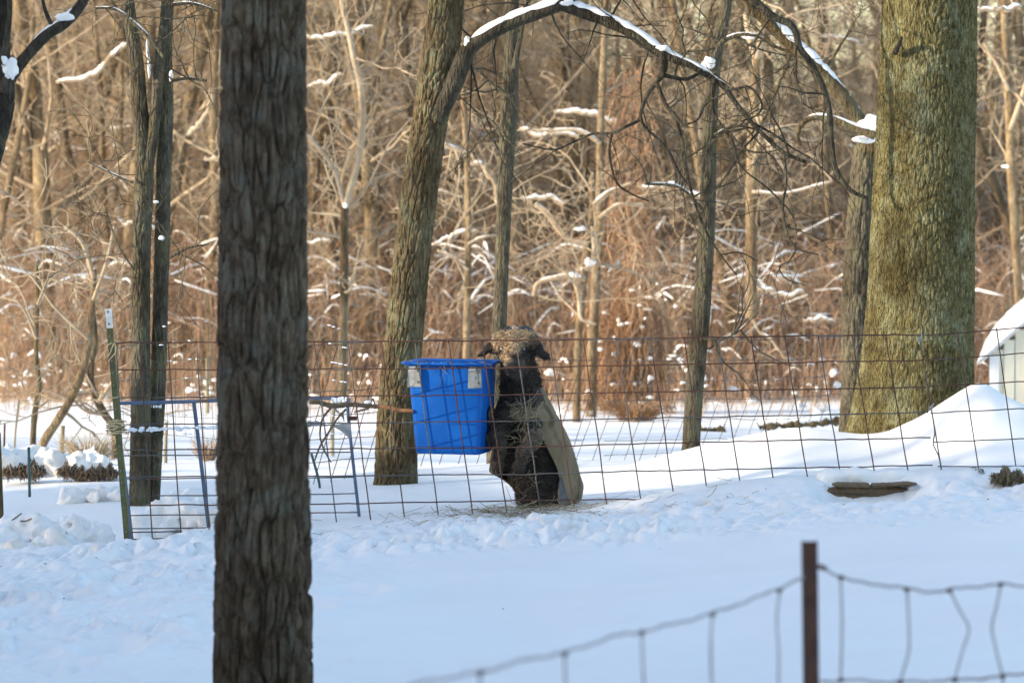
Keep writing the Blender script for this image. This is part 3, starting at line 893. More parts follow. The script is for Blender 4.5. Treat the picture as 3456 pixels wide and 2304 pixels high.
def plant(x, y, k, s, rz, label, group, lean=(0, 0)):
    z = gz(x, y)
    t = empty('woodland_tree', (x, y, z))
    t.rotation_euler = (lean[0], lean[1], rz); t.scale = (s, s, s)
    tag(t, label, 'tree', group)
    tr = bpy.data.objects.new('trunk', TPL[k][0]); cr = bpy.data.objects.new('crown', TPL[k][1]); so = bpy.data.objects.new('snow', TPL[k][2])
    for o, p in ((tr, t), (cr, t), (so, cr)):
        COL.objects.link(o); o.parent = p
    cr['kind'] = so['kind'] = 'stuff'
    return t


def wood_label(x, y, k, s):
    px = CX + x / y * F
    size = 'thin' if TPL_R[k] * s < .08 else 'stout' if TPL_R[k] * s > .17 else 'slim'
    where = ('at the left edge', 'left of the twin-stemmed tree', 'right of the twin-stemmed tree', 'behind the foreground trunk', 'left of the leaning tree', 'behind the leaning tree',
             'above the sheep', 'above the vine tangle', 'left of the curving grey trunk', 'right of the curving grey trunk', 'left of the thick tree', 'behind the thick tree', 'at the right edge')[
        int(np.searchsorted([160, 440, 735, 1045, 1290, 1580, 1850, 2120, 2340, 2560, 2950, 3290], px))]
    deep = 'at the front of the woods' if y < 66 else 'in the middle of the woods' if y < 92 else 'far back in the woods'
    return f'{size} bare tan tree {deep}, {where}'


rw = np.random.default_rng(77)
n_trees = 0
rows = [(58, 64, 40), (64, 72, 44), (72, 84, 52), (84, 100, 54), (100, 125, 40), (125, 150, 16)]
for y0, y1, cnt in rows:
    for i in range(cnt):
        y = rw.uniform(y0, y1)
        half = y * .1331 + 2.5
        x = -half + (i + rw.random()) / cnt * 2 * half
        k = int(rw.choice(9, p=[.13, .12, .13, .12, .12, .07, .11, .12, .08]))
        s = rw.uniform(.8, 1.25)
        if y > 76 and x > .018 * y and rw.random() < (.93 if y > 90 else .7): continue
        plant(x, y, k, s, rw.uniform(0, 6.28), wood_label(x, y, k, s), 'bare trees of the far woodland', (rw.normal(0, .05), rw.normal(0, .06)))
# trees standing left of the picture, which throw the broken shade on the field
shade = []
while len(shade) < 17:
    u_, s_ = rw.uniform(20.3, 40), rw.uniform(-6, 10)
    if 21.6 < u_ < 24.8: continue
    x = -math.sin(SUN_AZ) * s_ - math.cos(SUN_AZ) * u_; y = -math.cos(SUN_AZ) * s_ + math.sin(SUN_AZ) * u_
    if x < -(.1331 * y + 3.0): shade.append((x, y))
for u_, s_ in ((20.7, 6),):
    shade.append((-math.sin(SUN_AZ) * s_ - math.cos(SUN_AZ) * u_, -math.cos(SUN_AZ) * s_ + math.sin(SUN_AZ) * u_))
for x, y in shade:
    plant(x, y, int(rw.integers(0, 9)), rw.uniform(.8, 1.1), rw.uniform(0, 6.28), 'bare tree standing left of the picture beside the snowy field', 'bare trees beside the field')

# --- undergrowth: arching stems nobody could count
br = TB(); sb = TB()
PAL = np.array([(.37, .225, .135), (.41, .275, .175), (.31, .18, .105), (.41, .325, .235), (.28, .20, .145), (.43, .24, .13)])  # brush browns lightened to stand for haze in the woods
rb = np.random.default_rng(31)


def stems(n, xf, yf, hlo, hhi, rlo, rhi, pal, arch=.6, sides=3, seg=6):
    for i in range(n):
        y = yf(); x = xf(y)
        if y > 84 and x > .018 * y and rb.random() < .75: continue
        z = gz(x, y)
        h = rb.uniform(hlo, hhi); a = rb.uniform(0, 6.28); out = h * rb.uniform(.1, arch)
        t_ = np.linspace(0, 1, seg)
        jit = rb.normal(0, .05 * h, (seg, 3)); jit[0] = 0
        P = np.stack([x + math.cos(a) * out * t_ ** 1.6, y + math.sin(a) * out * t_ ** 1.6, z - .05 + h * np.sin(t_ * rb.uniform(1.2, 2.5)) * .95], 1) + np.cumsum(jit, 0) * .6
        c = pal[rb.integers(len(pal))] * rb.uniform(.7, 1.15)
        r = rb.uniform(rlo, rhi)
        if y < 92 and rb.random() < .24:      # snow resting along the bend of the stem
            j = int(np.argmax(P[:, 2])); j0, j1 = max(j - 1, 1), min(j + 2, seg)
            if j1 - j0 >= 2 and abs(P[j1 - 1, 2] - P[j0, 2]) < .45 * np.linalg.norm(P[j1 - 1] - P[j0]):
                f = np.linspace(j0, j1 - 1, 6); Q_ = np.column_stack([np.interp(f, np.arange(seg), P[:, k]) for k in range(3)]); sr = rb.uniform(.008, .026)
                Q_[:, 2] += r + sr * .4
                sb.tube(Q_, sr * np.array([.3, .9, .6, 1, .7, .25]) * rb.uniform(.7, 1.2, 6), 5)
        br.tube(P, r * np.linspace(1, .45, seg), sides, c, cap=False)
        for b in range(rb.integers(1, 4)):
            j = rb.integers(1, seg - 1)
            e = P[j] + rb.normal(0, 1, 3) * h * .22 + np.array([0, 0, h * .08])
            m = (P[j] + e) / 2 + rb.normal(0, .04 * h, 3)
            br.tube(np.array([P[j], m, e]), np.array([r * .6, r * .5, r * .35]), sides, c * 1.05, cap=False)


xin = lambda y: rb.uniform(-1, 1) * (y * .1331 + 1.0)
stems(800, xin, lambda: rb.uniform(47, 57), .25, .9, .003, .006, PAL)
stems(6500, xin, lambda: rb.uniform(56, 66), .5, 2.7, .003, .0075, PAL, 1.1)
stems(6500, xin, lambda: rb.uniform(64, 82), 1.0, 3.8, .004, .009, PAL, .9)
stems(3200, xin, lambda: rb.uniform(80, 108), 1.2, 4.0, .006, .012, PAL)
stems(1300, xin, lambda: rb.uniform(100, 140), 1.5, 4.5, .008, .016, PAL[[1, 3, 4, 3]])
o = br.build('undergrowth', M_BRUSH, None, True, True)
tag(o, 'dense brown bramble and sapling undergrowth filling the woods', 'undergrowth', None, 'stuff')
# snow caught in the undergrowth
for i in range(420):
    y = rb.uniform(47, 75); x = xin(y)
    z = gz(x, y) + rb.uniform(0.0, .5)
    s = (.012 + .036 * rb.random() ** 2.2) * (1 + max(y - 55, 0) / 60)
    sb.blob((x, y, z), (s * rb.uniform(.8, 2.6), s, s * rb.uniform(.5, 1.3)), i, .7, 6)
o = sb.build('snow_clumps', M_SNOW)
tag(o, 'small clumps of snow caught in the woodland undergrowth', 'snow', None, 'stuff')

# --- orange vine tangle
t = tag(empty('vine_tangle', at(2100, 1370, 50)), 'rusty orange tangle of dead vines hanging like a curtain behind the pen', 'vine')
tb = TB(); c0 = at(2090, 1150, 50)
for i in range(1250):
    u = float(np.clip(rb.normal(0, .27), -.5, .5)); w = rb.normal(0, .4)
    top = c0 + np.array([u + .05, w, rb.uniform(-.5, .9 + .5 * math.sin(u * 9))])
    if i > 1000: top = c0 + np.array([rb.normal(.12, .16) + .1 * math.sin(i), w, .8 + 3.0 * rb.random() ** 1.3])
    n = 6; L = rb.uniform(.3, 1.1)
    P = top + np.cumsum(np.vstack([np.zeros(3), rb.normal(0, .045, (n - 1, 3)) + np.array([u * .05, 0, -L / n])]), 0)
    P[:, 2] = np.maximum(P[:, 2], gz(P[0, 0], P[0, 1]))
    cc = np.array([(.34, .175, .085), (.38, .215, .11), (.29, .18, .105)][rb.integers(3)]) * rb.uniform(.7, 1.2)
    tb.tube(P, rb.uniform(.004, .009), 3, cc, cap=False)
tb.build('vines', M_BRUSH, t, True, True)
sn = TB()
for i in range(34):
    p = c0 + np.array([rb.normal(.1, .35), -.7, rb.uniform(-.9, .8)])
    sn.blob(p, (rb.uniform(.012, .05), .02, rb.uniform(.01, .025)), i, .7, 8)
sn.build('snow', M_SNOW, t)

# --- crooked snow-laden branches caught in the brush
BRANCH_AT = ['bent snowy branch between the leaning tree and the slender dark trunk', 'long snowy branch ending at the curving grey trunk, mid height', 'short snowy branch just right of the slender dark trunk above the sheep',
             'arched snowy branch right of the curving grey trunk, above the fence', 'low snowy branch left of the broken tree', 'forked snowy branch just left of the foreground trunk', 'long rising snowy branch in the upper left woods',
             'stubby snowy branch touching the left side of the foreground trunk', 'thin blue-shaded snowy branch right of the foreground trunk near the top', 'thin snowy branch right of the foreground trunk, below the top one',
             'upper of two level snowy branches right of the slender dark trunk', 'lower of two level snowy branches right of the slender dark trunk', 'short snowy branch left of the twin-stemmed tree above the fence',
             'small snowy branch touching the twin-stemmed tree on its left', 'thin snowy branch meeting the thick tree from the left', 'slanting snowy branch just right of the leaning tree', 'snowy branch right of the thick tree at the top edge',
             'falling snowy branch between the curving trunk and the broken tree', 'small rising snowy branch right of the foreground trunk, mid height']
for i, (pts, Y) in enumerate([
    ([(1080, 375, 6), (1115, 390, 7), (1135, 430, 7), (1142, 470, 6)], 54), ([(1460, 425, 5), (1530, 425, 7), (1580, 440, 7), (1660, 480, 5)], 52),
    ([(1195, 458, 6), (1250, 462, 7), (1300, 478, 6)], 54), ([(1720, 655, 6), (1755, 640, 8), (1800, 650, 7), (1860, 640, 6)], 50),
    ([(1845, 735, 5), (1880, 730, 7), (1940, 738, 6)], 50), ([(430, 310, 6), (450, 290, 8), (468, 240, 7), (475, 215, 5)], 50),
    ([(130, 190, 6), (210, 170, 8), (270, 120, 8), (300, 105, 7)], 56), ([(470, 365, 6), (500, 368, 8), (530, 366, 7)], 48),
    ([(700, 85, 5), (760, 88, 6), (820, 72, 6), (850, 68, 4)], 46), ([(700, 205, 4), (760, 198, 6), (800, 190, 4)], 52),
    ([(1270, 260, 5), (1340, 255, 8), (1400, 265, 7)], 56), ([(1190, 300, 5), (1260, 298, 7), (1330, 302, 6)], 56),
    ([(250, 605, 5), (290, 602, 7), (330, 610, 5)], 46), ([(280, 510, 4), (320, 520, 6), (360, 535, 4)], 48),
    ([(1880, 85, 5), (1960, 95, 5), (2020, 200, 4)], 60), ([(1000, 560, 4), (1050, 545, 6), (1110, 530, 4)], 50), ([(2250, 18, 7), (2300, 20, 8), (2352, 28, 7)], 40),
        ([(1700, 700, 5), (1760, 760, 4), (1840, 850, 4)], 49), ([(700, 560, 4), (740, 545, 5), (770, 520, 4)], 50)]):
    S = smooth_path(px_path(pts, Y), 24)
    S[:, 0] += np.cumsum(rs.normal(0, .012, 24)); S[:, 2] += np.cumsum(rs.normal(0, .016, 24)); S[:, 3] *= .85
    tb = TB(); tb.tube(S[:, :3], S[:, 3] * .8, 7)
    for q in range(3):
        grow(tb, S[rs.integers(3, 22), :3], rs.normal(0, 1, 3), .6, .01, 2, rs, 0, .5, kids=(0, 0, 3, 0), minr=.004)
    o = tb.build('snowy_branch', M_TWIG_FAR)
    tag(o, BRANCH_AT[i], 'branch', 'snowy branches in the woodland')
    sn = TB(); snow_on(sn, S, .8, i, .5, .12)
    if sn.V: sn.build('snow', M_SNOW, o)

# --- fallen log with snow along it, far side of the field
for label, pts, Y in (('long rotten fallen log under snow beyond the pen, left of the thick tree', [(1742, 978, 9), (1790, 974, 10), (1850, 972, 10), (1905, 966, 11), (1935, 962, 11)], 40),
                      ('short rotten log end in the snow beside the slender curving trunk', [(1612, 985, 8), (1640, 984, 8), (1662, 982, 10)], 40)):
    S = smooth_path(px_path(pts, Y), 40)
    tb = TB(); tb.tube(S[:, :3] + np.column_stack([RNG.normal(0, .008, 40), RNG.normal(0, .008, 40), RNG.normal(0, .006, 40)]), S[:, 3] * (1 + .25 * RNG.normal(0, 1, 40).clip(-1, 1)), 12)
    o = tb.build('fallen_log', M_BARK_OAK); tag(o, label, 'log')
    sn = TB(); S2 = S.copy(); S2[:, 2] += S[:, 3] * .9; S2[:, 3] *= 1.1
    sn.tube(S2[:, :3], S2[:, 3] * (1 + .1 * RNG.normal(0, 1, 40).clip(-1, 1)), 10)
    sn.build('snow', M_SNOW, o)

# ------------------------------------------------------------------ buildings
# shed at the right edge
YS = 40.0
c = at(3350, 1190, YS)
x0, zE = c[0], c[2]
W, D = 3.0, 3.6
zb = zE - 1.75
t = tag(empty('shed', (x0, YS, zb)), 'small cream board shed with deep snow on its roof at the right edge', 'shed')
nb = 26
bw = W / nb
for i in range(nb):
    zt = zE + min(i + .5, nb - i - .5) * bw * .9
    tb = TB(); tb.box((x0 + i * bw + .004, YS - .012 * (i % 2), zb), (x0 + (i + 1) * bw - .004, YS + .03, zt - .02))
    tb.build('board', M_CREAM, t, False)
tb = TB(); tb.box((x0 + .01, YS + .03, zb), (x0 + .05, YS + D, zE - .02)); tb.box((x0 + W - .05, YS + .03, zb), (x0 + W - .01, YS + D, zE - .02)); tb.box((x0 + .05, YS + D - .04, zb), (x0 + W - .05, YS + D, zE - .02)); tb.box((x0 + .05, YS + .032, zb), (x0 + W - .05, YS + .06, zE - .02))
tb.build('wall', M_CREAM, t, False)
tb = TB(); tb.box((x0 - .03, YS - .03, zb), (x0 + .07, YS + .05, zE - .02)); tb.build('corner_trim', M_TRIM, t, False)


def slope(tb, off, th, over, front):
    for sgn in (1, -1):
        xm = x0 + W / 2; h = W / 2 * .9
        xe = xm - sgn * (W / 2 + over); ze = zE - over * .9
        a = [(xe, YS - front, ze + off), (xm, YS - front, zE + h + off), (xm, YS + D + front, zE + h + off), (xe, YS + D + front, ze + off)]
        v = np.array([*a, *[(p[0], p[1], p[2] + th) for p in a]])
        if sgn < 0: v = v[[1, 0, 3, 2, 5, 4, 7, 6]]
        tb.hexa(v)


tb = TB(); slope(tb, 0, .035, .12, .12); rf = tb.build('roof', M_TRIM, t, False)
# snow on the shed roof: a thick, rounded, uneven sheet
n = 40
ux = np.linspace(-1, 1, n); vy = np.linspace(0, 1, 24)
UX, VY = np.meshgrid(ux, vy, indexing='xy')
X = x0 + W / 2 + UX * (W / 2 + .16); Yg = YS - .16 + VY * (D + .3)
base = zE + (1 - np.abs(UX) * (1 + .16 / (W / 2))) * W / 2 * .9 + .04
edge = np.minimum(sstep(1.0, .9, np.abs(UX)), np.minimum(sstep(0, .05, VY), sstep(1, .95, VY)))
top = base + .20 * np.sqrt(edge) + .03 * fbm(X * 2, Yg * 2, 3, 3) * edge - .08 * np.exp(-(UX / .06) ** 2)
sn = TB(); sn.grid(np.stack([X, Yg, top], -1)); sn.grid(np.stack([X, Yg, base - .01], -1)[:, ::-1])
sn.build('snow', M_SNOW, rf)
t.rotation_euler.z = -math.radians(9.5)

# building added out of view, left of the camera, to shade the near snow
S_ = np.array([-math.sin(SUN_AZ), -math.cos(SUN_AZ)]); N_ = np.array([-math.cos(SUN_AZ), math.sin(SUN_AZ)])
def us(u, s_): return S_ * s_ + N_ * u
tb = TB()
t = tag(empty('shade_barn', (*us(9, 15), -.1)), 'tall red building added unseen left of the camera to shade the near snow', 'shade_barn')


def block(name, u0, u1, s0, s1, zt, mat, z0=-.3):
    tb = TB()
    q = [us(u0, s0), us(u1, s0), us(u1, s1), us(u0, s1)]
    tb.hexa(np.array([[*p, z0] for p in q] + [[*p, zt] for p in q]))
    return tb.build(name, mat, t, False)


BH = 9.2
block('wall', -4.5, 20.35, 13, 21, BH - .25, M_SHADE_BARN)
rf = block('roof', -4.8, 20.5, 12.6, 21.4, BH, M_ROOF, BH - .25)
block('wall', 20.36, 25.5, 13.3, 20, BH - 3.15, M_SHADE_BARN)  # added lower wing, its height set to shade only the ground by the fence
block('roof', 20.36, 25.8, 12.9, 20.4, BH - 2.9, M_ROOF, BH - 3.15)
block('door', 6, 9.5, 12.9, 12.99, 3.4, M_WHITEPAINT)

# ------------------------------------------------------------------ fences
def wire(name, P, r, mat, parent, sides=6, n=None):
    tb = TB()
    if n: P = smooth_path(np.array(P), n)
    tb.tube(np.asarray(P), r, sides)
    return tb.build(name, mat, parent)


def lerp_tab(tab, x):
    xs = [p[0] for p in tab]
    return [np.interp(x, xs, [p[1][k] for p in tab]) for k in range(len(tab[0][1]))]


rf_ = np.random.default_rng(3)
# near panel: rows of wire y for a few x, uprights by their top and foot
YF = 22.0
pa = tag(empty('wire_fence', at(1740, 1780, YF)), 'rusty welded wire panel running in front of the tub and the sheep', 'fence')
rowsA = [(395, (1157, 1248, 1342, 1431, 1518, 1609, 1705, 1794)), (1050, (1153, 1246, 1337, 1428, 1514, 1606, 1700, 1790)), (1700, (1148, 1241, 1332, 1421, 1509, 1600, 1688, 1778)),
         (2100, (1144, 1233, 1324, 1412, 1497, 1590, 1684, 1770)), (2700, (1133, 1222, 1313, 1401, 1484, 1577, 1668, 1752)), (3110, (1130, 1216, 1306, 1391, 1477, 1569, 1660, 1745))]
xs = np.linspace(392, 3112, 60)
for k in range(8):
    if k == 7: xk = xs[(xs < 1340)]
    elif k == 6: xk = xs[(xs < 2260) | (xs > 2780)]
    else: xk = xs
    P = np.array([at(x + 8 * k * .9, lerp_tab(rowsA, x)[k] + rf_.normal(0, .9), YF - .006) for x in xk])
    if k == 6:
        m = xk < 2270
        wire('cross_wire', P[m], .0037, M_RUST, pa); wire('cross_wire', P[~m], .0037, M_RUST, pa)
    else:
        wire('cross_wire', P, .0037 if k else .0042, (M_RUST, M_RUST, M_RUST, M_GALV, M_RUST, M_GALV, M_RUST, M_RUST)[k], pa)
top_x = [392, 473, 567, 662] + list(np.linspace(757, 1060, 4)[1:]) + list(np.linspace(1060, 3102, 19)[1:])
for i, x in enumerate(top_x):
    sl = np.interp(x, [390, 660, 1070, 1700, 2480, 3110], [.06, .07, .125, .145, .155, .168])
    y0 = lerp_tab(rowsA, x)[0]
    xb = np.interp(x, [395, 1050, 1700, 2100, 2700, 3110], [0, 0, 0, 0, 0, 0]) + x
    y1 = np.interp(x, [395, 1100, 1650, 2100, 2500, 2800, 3110], [1840, 1830, 1800, 1740, 1690, 1690, 1660])
    ys = np.linspace(y0 - 3, y1, 9)
    P = [at(xb + (y - y0) * sl + rf_.normal(0, .8), y, YF + .003) for y in ys]
    wire('upright_wire', P, .0037, M_RUST if i % 3 else M_GALV, pa, 6, 24)
# second near panel at the right, clipped to the first
pb = tag(empty('wire_fence', at(3300, 1640, YF - .3)), 'near wire panel clipped on at the far right edge, in front of the thick tree', 'fence')
rowsB = [(3100, (1133, 1216, 1306, 1395, 1493, 1574, 1632)), (3456, (1106, 1191, 1287, 1379, 1480, 1573, 1632)), (3800, (1085, 1170, 1270, 1365, 1470, 1572, 1632))]
for k in range(7):
    e = 3160 + [-62, -48, -30, -20, -8, 4, 14][k]
    wire('cross_wire', [at(x, lerp_tab(rowsB, x)[k] + rf_.normal(0, .8), YF - .045) for x in np.linspace(e, 3780 if k < 6 else e + 48, 16)], .0034, M_GALV if k > 2 else M_RUST, pb)
for (xa, ya, xb, yb) in ((3103, 1133, 3186, 1640), (3231, 1117, 3309, 1622), (3363, 1106, 3436, 1625), (3497, 1098, 3570, 1630), (3630, 1090, 3700, 1640)):
    kn = 14 if xa < 3200 else 0
    P = [at(xa + (xb - xa) * f + (-kn * math.exp(-((f - .72) / .05) ** 2)), ya + (yb - ya) * f, YF - .052) for f in np.linspace(0, 1, 30)]
    wire('upright_wire', P, .0034, M_RUST, pb)
for label, (cx_, cy_) in (('upper twisted metal clip joining the two near wire panels', (3101, 1146)), ('lower metal clip joining the two near wire panels, above the snow mound', (3141, 1377))):
    tb = TB(); a = np.linspace(0, 4.5 * math.pi, 40); c = at(cx_, cy_, YF - .06)
    tb.tube(c + np.column_stack([.010 * np.cos(a) , .012 * np.sin(a) - .005, np.linspace(-.014, .014, 40)]), .003, 6)
    tb.tube([c + (0, -.01, .01), c + (.012, -.015, .022), c + (.016, -.01, .03)], .0026, 6)
    tag(tb.build('wire_clip', M_STEEL), label, 'clip')

# back panels of the pen
def back_panel(name, label, rowtab, Yf, tops, mat, drop, xr, r=.0031, nrow=8, foot=None, short=()):
    p0 = at(np.mean(xr), rowtab[0][1][-1], Yf(np.mean(xr)))
    p = tag(empty(name, p0), label, 'fence')
    for k in range(nrow):
        xe = xr[1] - (short[k] if len(short) else 0)
        wire('cross_wire', [at(x, lerp_tab(rowtab, x)[k] + rf_.normal(0, 1.2), Yf(x)) for x in np.linspace(xr[0] - drop * 0, xe, 30)], r, mat, p)
    for x in tops:
        y0 = lerp_tab(rowtab, x)[0]
        y1 = foot(x)
        n = 8
        P = [at(x - (y - y0) * drop + rf_.normal(0, .7), y, Yf(x - (y - y0) * drop) + .006) for y in np.linspace(y0 - 2, y1, n)]
        wire('upright_wire', P, r, mat, p, 5, 16)
    return p


YCf = lambda x: np.interp(x, [900, 1500, 2100, 2500, 2900], [24.9, 28.2, 31.0, 32.2, 33.2])
rowsC = [(950, (1172, 1252, 1332, 1412, 1492, 1570, 1650, 1705)), (1400, (1146, 1227, 1302, 1383, 1462, 1532, 1602, 1650)), (1800, (1141, 1214, 1282, 1350, 1419, 1486, 1555, 1610)), (2092, (1144, 1214, 1283, 1351, 1421, 1485, 1540, 1600))]
back_panel('wire_fence', 'far wire panel of the pen seen through the fence, sagging left behind the tub', rowsC, YCf, np.r_[np.arange(968, 1300, 58), np.arange(1300, 2095, 62.2)], M_RUST, .30, (945, 2090), foot=lambda x: np.interp(x, [950, 1300, 1700, 2100], [1720, 1690, 1660, 1590]), short=(0, 35, 62, 82, 102, 125, 140, 160))
rowsD = [(2040, (1153, 1220, 1289, 1355, 1421, 1487, 1535)), (2400, (1147, 1214, 1283, 1345, 1412, 1480, 1524)), (2620, (1146, 1214, 1284, 1348, 1416, 1480, 1530)), (2760, (1141, 1208, 1270, 1334, 1400, 1480, 1530)), (2950, (1130, 1190, 1248, 1320, 1385, 1460, 1520))]
back_panel('wire_fence', 'farthest wire panel of the pen with slanting uprights right of the sheep', rowsD, YCf, np.r_[2092, 2148, 2205, 2257, 2308, 2356, 2406, 2455, 2502, 2552, 2600, 2645, 2686, 2724, 2762, 2800, 2836, 2872], M_GALV, .37, (2040, 2935), nrow=7, r=.0029,
           foot=lambda x: np.interp(x, [2090, 2300, 2500, 2650, 2760, 2900], [1560, 1555, 1535, 1490, 1440, 1420]), short=(0, 0, 0, 0, 60, 290, 420))
for label, (cx_, cy_) in (('upper bright clip on the far wire panel joint right of the sheep', (2071, 1195)), ('lower bright clip on the far wire panel joint right of the sheep', (1995, 1392))):
    tb = TB(); a = np.linspace(0, 4 * math.pi, 30); c = at(cx_, cy_, 30.9)
    tb.tube(c + np.column_stack([.016 * np.cos(a), .014 * np.sin(a), np.linspace(-.015, .015, 30)]), .004, 6)
    tag(tb.build('wire_clip', M_STEEL), label, 'clip')

# fine green garden mesh behind the gate
YG = 23.2
pg = tag(empty('garden_mesh', at(760, 1700, YG)), 'fine green wire mesh sagging above the blue gate', 'fence')
def gtop(x): return np.interp(x, [385, 420, 480, 540, 600, 680, 745, 900, 1050, 1100, 1165], [1132, 1112, 1100, 1102, 1086, 1081, 1080, 1062, 1075, 1090, 1112])
for k in range(7):
    f = k / 6
    P = [at(x + rf_.normal(0, 1), gtop(x) * (1 - f) + f * np.interp(x, [385, 745, 1165], [1455, 1480, 1420]) + rf_.normal(0, 2), YG + .1 * math.sin(x / 70)) for x in np.linspace(388, 1165, 34)]
    wire('cross_wire', P, .0013, M_RUST if k == 0 else M_GREEN_WIRE, pg, 5, 80)
for x in np.arange(400, 1166, 30.5):
    wob = rf_.normal(0, 5)
    P = [at(x + 14 * f + wob * math.sin(f * 5) + rf_.normal(0, 1), gtop(x) * (1 - f) + f * np.interp(x, [385, 745, 1165], [1455, 1480, 1420]), YG + .1 * math.sin(x / 70)) for f in np.linspace(0, 1, 8)]
    wire('upright_wire', P, .0012, M_GREEN_WIRE, pg, 5, 20)
tb = TB()
for i in range(40):
    x = rf_.choice([rf_.uniform(520, 700), rf_.uniform(1110, 1170)]); f = rf_.integers(0, 7) / 6
    y = gtop(x) * (1 - f) + f * 1460
    tb.blob(at(x, y + 3, YG - .01), (.008 + rf_.random() * .012, .004, .004), i, .4, 5)
tb.build('ice', M_ICE, pg)

# green T-post at the left end of the panel
YT = 21.93
t = tag(empty('fence_post', at(430, 1820, YT)), 'olive green steel fence post with a white tip at the left end of the panel', 'post')
a, b = at(365, 1042, YT), at(432, 1860, YT)


def tee(name, f0, f1, mat, w=.0215, parent=t):
    P0, P1 = a + (b - a) * f0, a + (b - a) * f1
    tb = TB()
    for (xl, xh, yl, yh) in ((-w * .8, w * .8, -.002, .003), (w * .45, w * .78, .0031, .03)):
        v = [P + np.array([x, y, 0]) for P in (P1, P0) for x, y in ((xl, yl), (xh, yl), (xh, yh), (xl, yh))]
        tb.hexa(np.array(v))
    return tb.build(name, mat, parent, False)


tee('tip', 0, .079, M_WHITEPAINT); tee('shaft', .0795, 1, M_OLIVE)
tb = TB(); tb.blob((0, 0, 0), (.0058, .004, .008), 2, .1, 7); stud_me = tb.mesh('stud', M_BOLT)
for i in range(19):
    c = a + (b - a) * (.012 + i * .0503)
    o = bpy.data.objects.new('stud', stud_me); COL.objects.link(o); o.parent = t
    o.location = Vector(c + np.array([-.003, -.003, 0])) - t.location
# twine on the post
for label, pts, r in (('loose strand of pale twine tied near the top of the olive post', [(378, 1156), (362, 1168), (352, 1195), (360, 1205), (372, 1190), (384, 1160), (391, 1170), (388, 1192), (372, 1210), (366, 1222)], .0032),):
    tag(wire('twine', [at(x, y, YT - .02 - .01 * (i % 2)) for i, (x, y) in enumerate(pts)], r, M_TWINE, None, 6, 60), label, 'twine')
tb = TB()
for i in range(46):
    n = 12; an = rf_.uniform(-.5, 3.6) + np.linspace(0, rf_.uniform(2, 5), n)
    c = at(rf_.choice([382, 388, 400, 404], p=[.3, .3, .2, .2]) + rf_.normal(0, 4), rf_.uniform(1415, 1462), YT)
    tb.tube(c + np.column_stack([.035 * np.cos(an) * rf_.uniform(.6, 1.3), .03 * np.sin(an), np.linspace(-.012, .012, n) * rf_.uniform(-1, 1.4)]), .003, 5)
tag(tb.build('twine', M_TWINE), 'frayed wad of tan twine lashing the gate to the olive post', 'twine')
tag(wire('twine', [at(x, y, YT - .025) for x, y in ((366, 1338), (378, 1341), (392, 1342), (398, 1337))], .003, M_TWINE, None, 6, 20), 'short white tie on the olive post just above the gate rail', 'twine')

# blue tube gate
YQ = 22.28
t = tag(empty('tube_gate', at(800, 1800, YQ)), 'blue tubular steel gate with thin rods, half hidden by the foreground trunk', 'gate')
wire('frame_tube', [at(x, y, YQ) for x, y in ((390, 1361), (600, 1356), (740, 1351), (1000, 1345), (1172, 1341))], .0105, M_BLUEGATE, t, 10, 30)
wire('frame_tube', [at(x, y, YQ) for x, y in ((392, 1362), (408, 1500), (428, 1660), (446, 1825))], .0095, M_BLUEGATE, t, 10, 30)
wire('frame_tube', [at(x, y, YQ) for x, y in ((1170, 1341), (1180, 1450), (1195, 1590), (1219, 1800))], .0095, M_BLUEGATE, t, 10, 30)
tb = TB()
v = [at(x, y, YQ + d) for (y, xl, xr) in ((1822, 703, 717), (1360, 648, 661)) for x, d in ((xl, .012), (xr, .012), (xr, .020), (xl, .020))]
tb.hexa(np.array(v)); tb.build('brace', M_BLUEGATE, t, False)
for yl, yr in ((1450, 1432), (1539, 1524), (1616, 1610), (1675, 1664), (1738, 1728), (1783, 1772), (1818, 1806)):
    xl = np.interp(yl, [1361, 1825], [392, 446]); xr = np.interp(yr, [1341, 1800], [1171, 1219])
    wire('rod', [at(xl + (xr - xl) * f, yl + (yr - yl) * f + rf_.normal(0, 1), YQ + .002) for f in np.linspace(0, 1, 7)], .0035, M_GALV, t, 6, 24)
tb = TB(); tb.box(*(lambda p: (p + (-.002, -.02, -.011), p + (.05, .012, .011)))(at(1176, 1411, YQ))); tb.build('latch', M_RUSTPOST, t, False)
tb = TB()
for i in range(60):
    x = rf_.uniform(430, 660) if i < 42 else rf_.uniform(660, 745)
    y = np.interp(x, [400, 745], [1452, 1444])
    tb.blob(at(x, y - rf_.uniform(-3, 6), YQ - .006), (.008 + .012 * rf_.random(), .006, .004 + .006 * rf_.random()), i, .5, 5)
for i in range(26):
    x = rf_.uniform(1120, 1170); tb.blob(at(x, 1345 + rf_.uniform(-3, 10), YQ - .012), (.009, .006, .005 + .006 * rf_.random()), i, .5, 5)
for i in range(12):
    tb.blob(at(rf_.uniform(510, 545), 1371, YQ), (.004, .004, .010 * rf_.random() + .003), i, .3, 5)
tb.build('ice', M_ICE, t)
# grey tape on the gate
tape = tag(empty('grey_tape', at(1100, 1430, YQ)), 'torn grey tape wrapped along the gate rod and hanging at its corner', 'tape')
tb = TB()
P = np.array([at(x, y, YQ - .012) for x, y in ((1040, 1430), (1062, 1428), (1085, 1431), (1105, 1436))]); S = smooth_path(P, 30)
tb.tube(S, np.interp(np.linspace(0, 1, 30), [0, .6, 1], [.016, .013, .004]) * (1 + .2 * rf_.normal(0, 1, 30).clip(-1, 1)), 8)
tb.build('wrap', M_TAPE, tape)


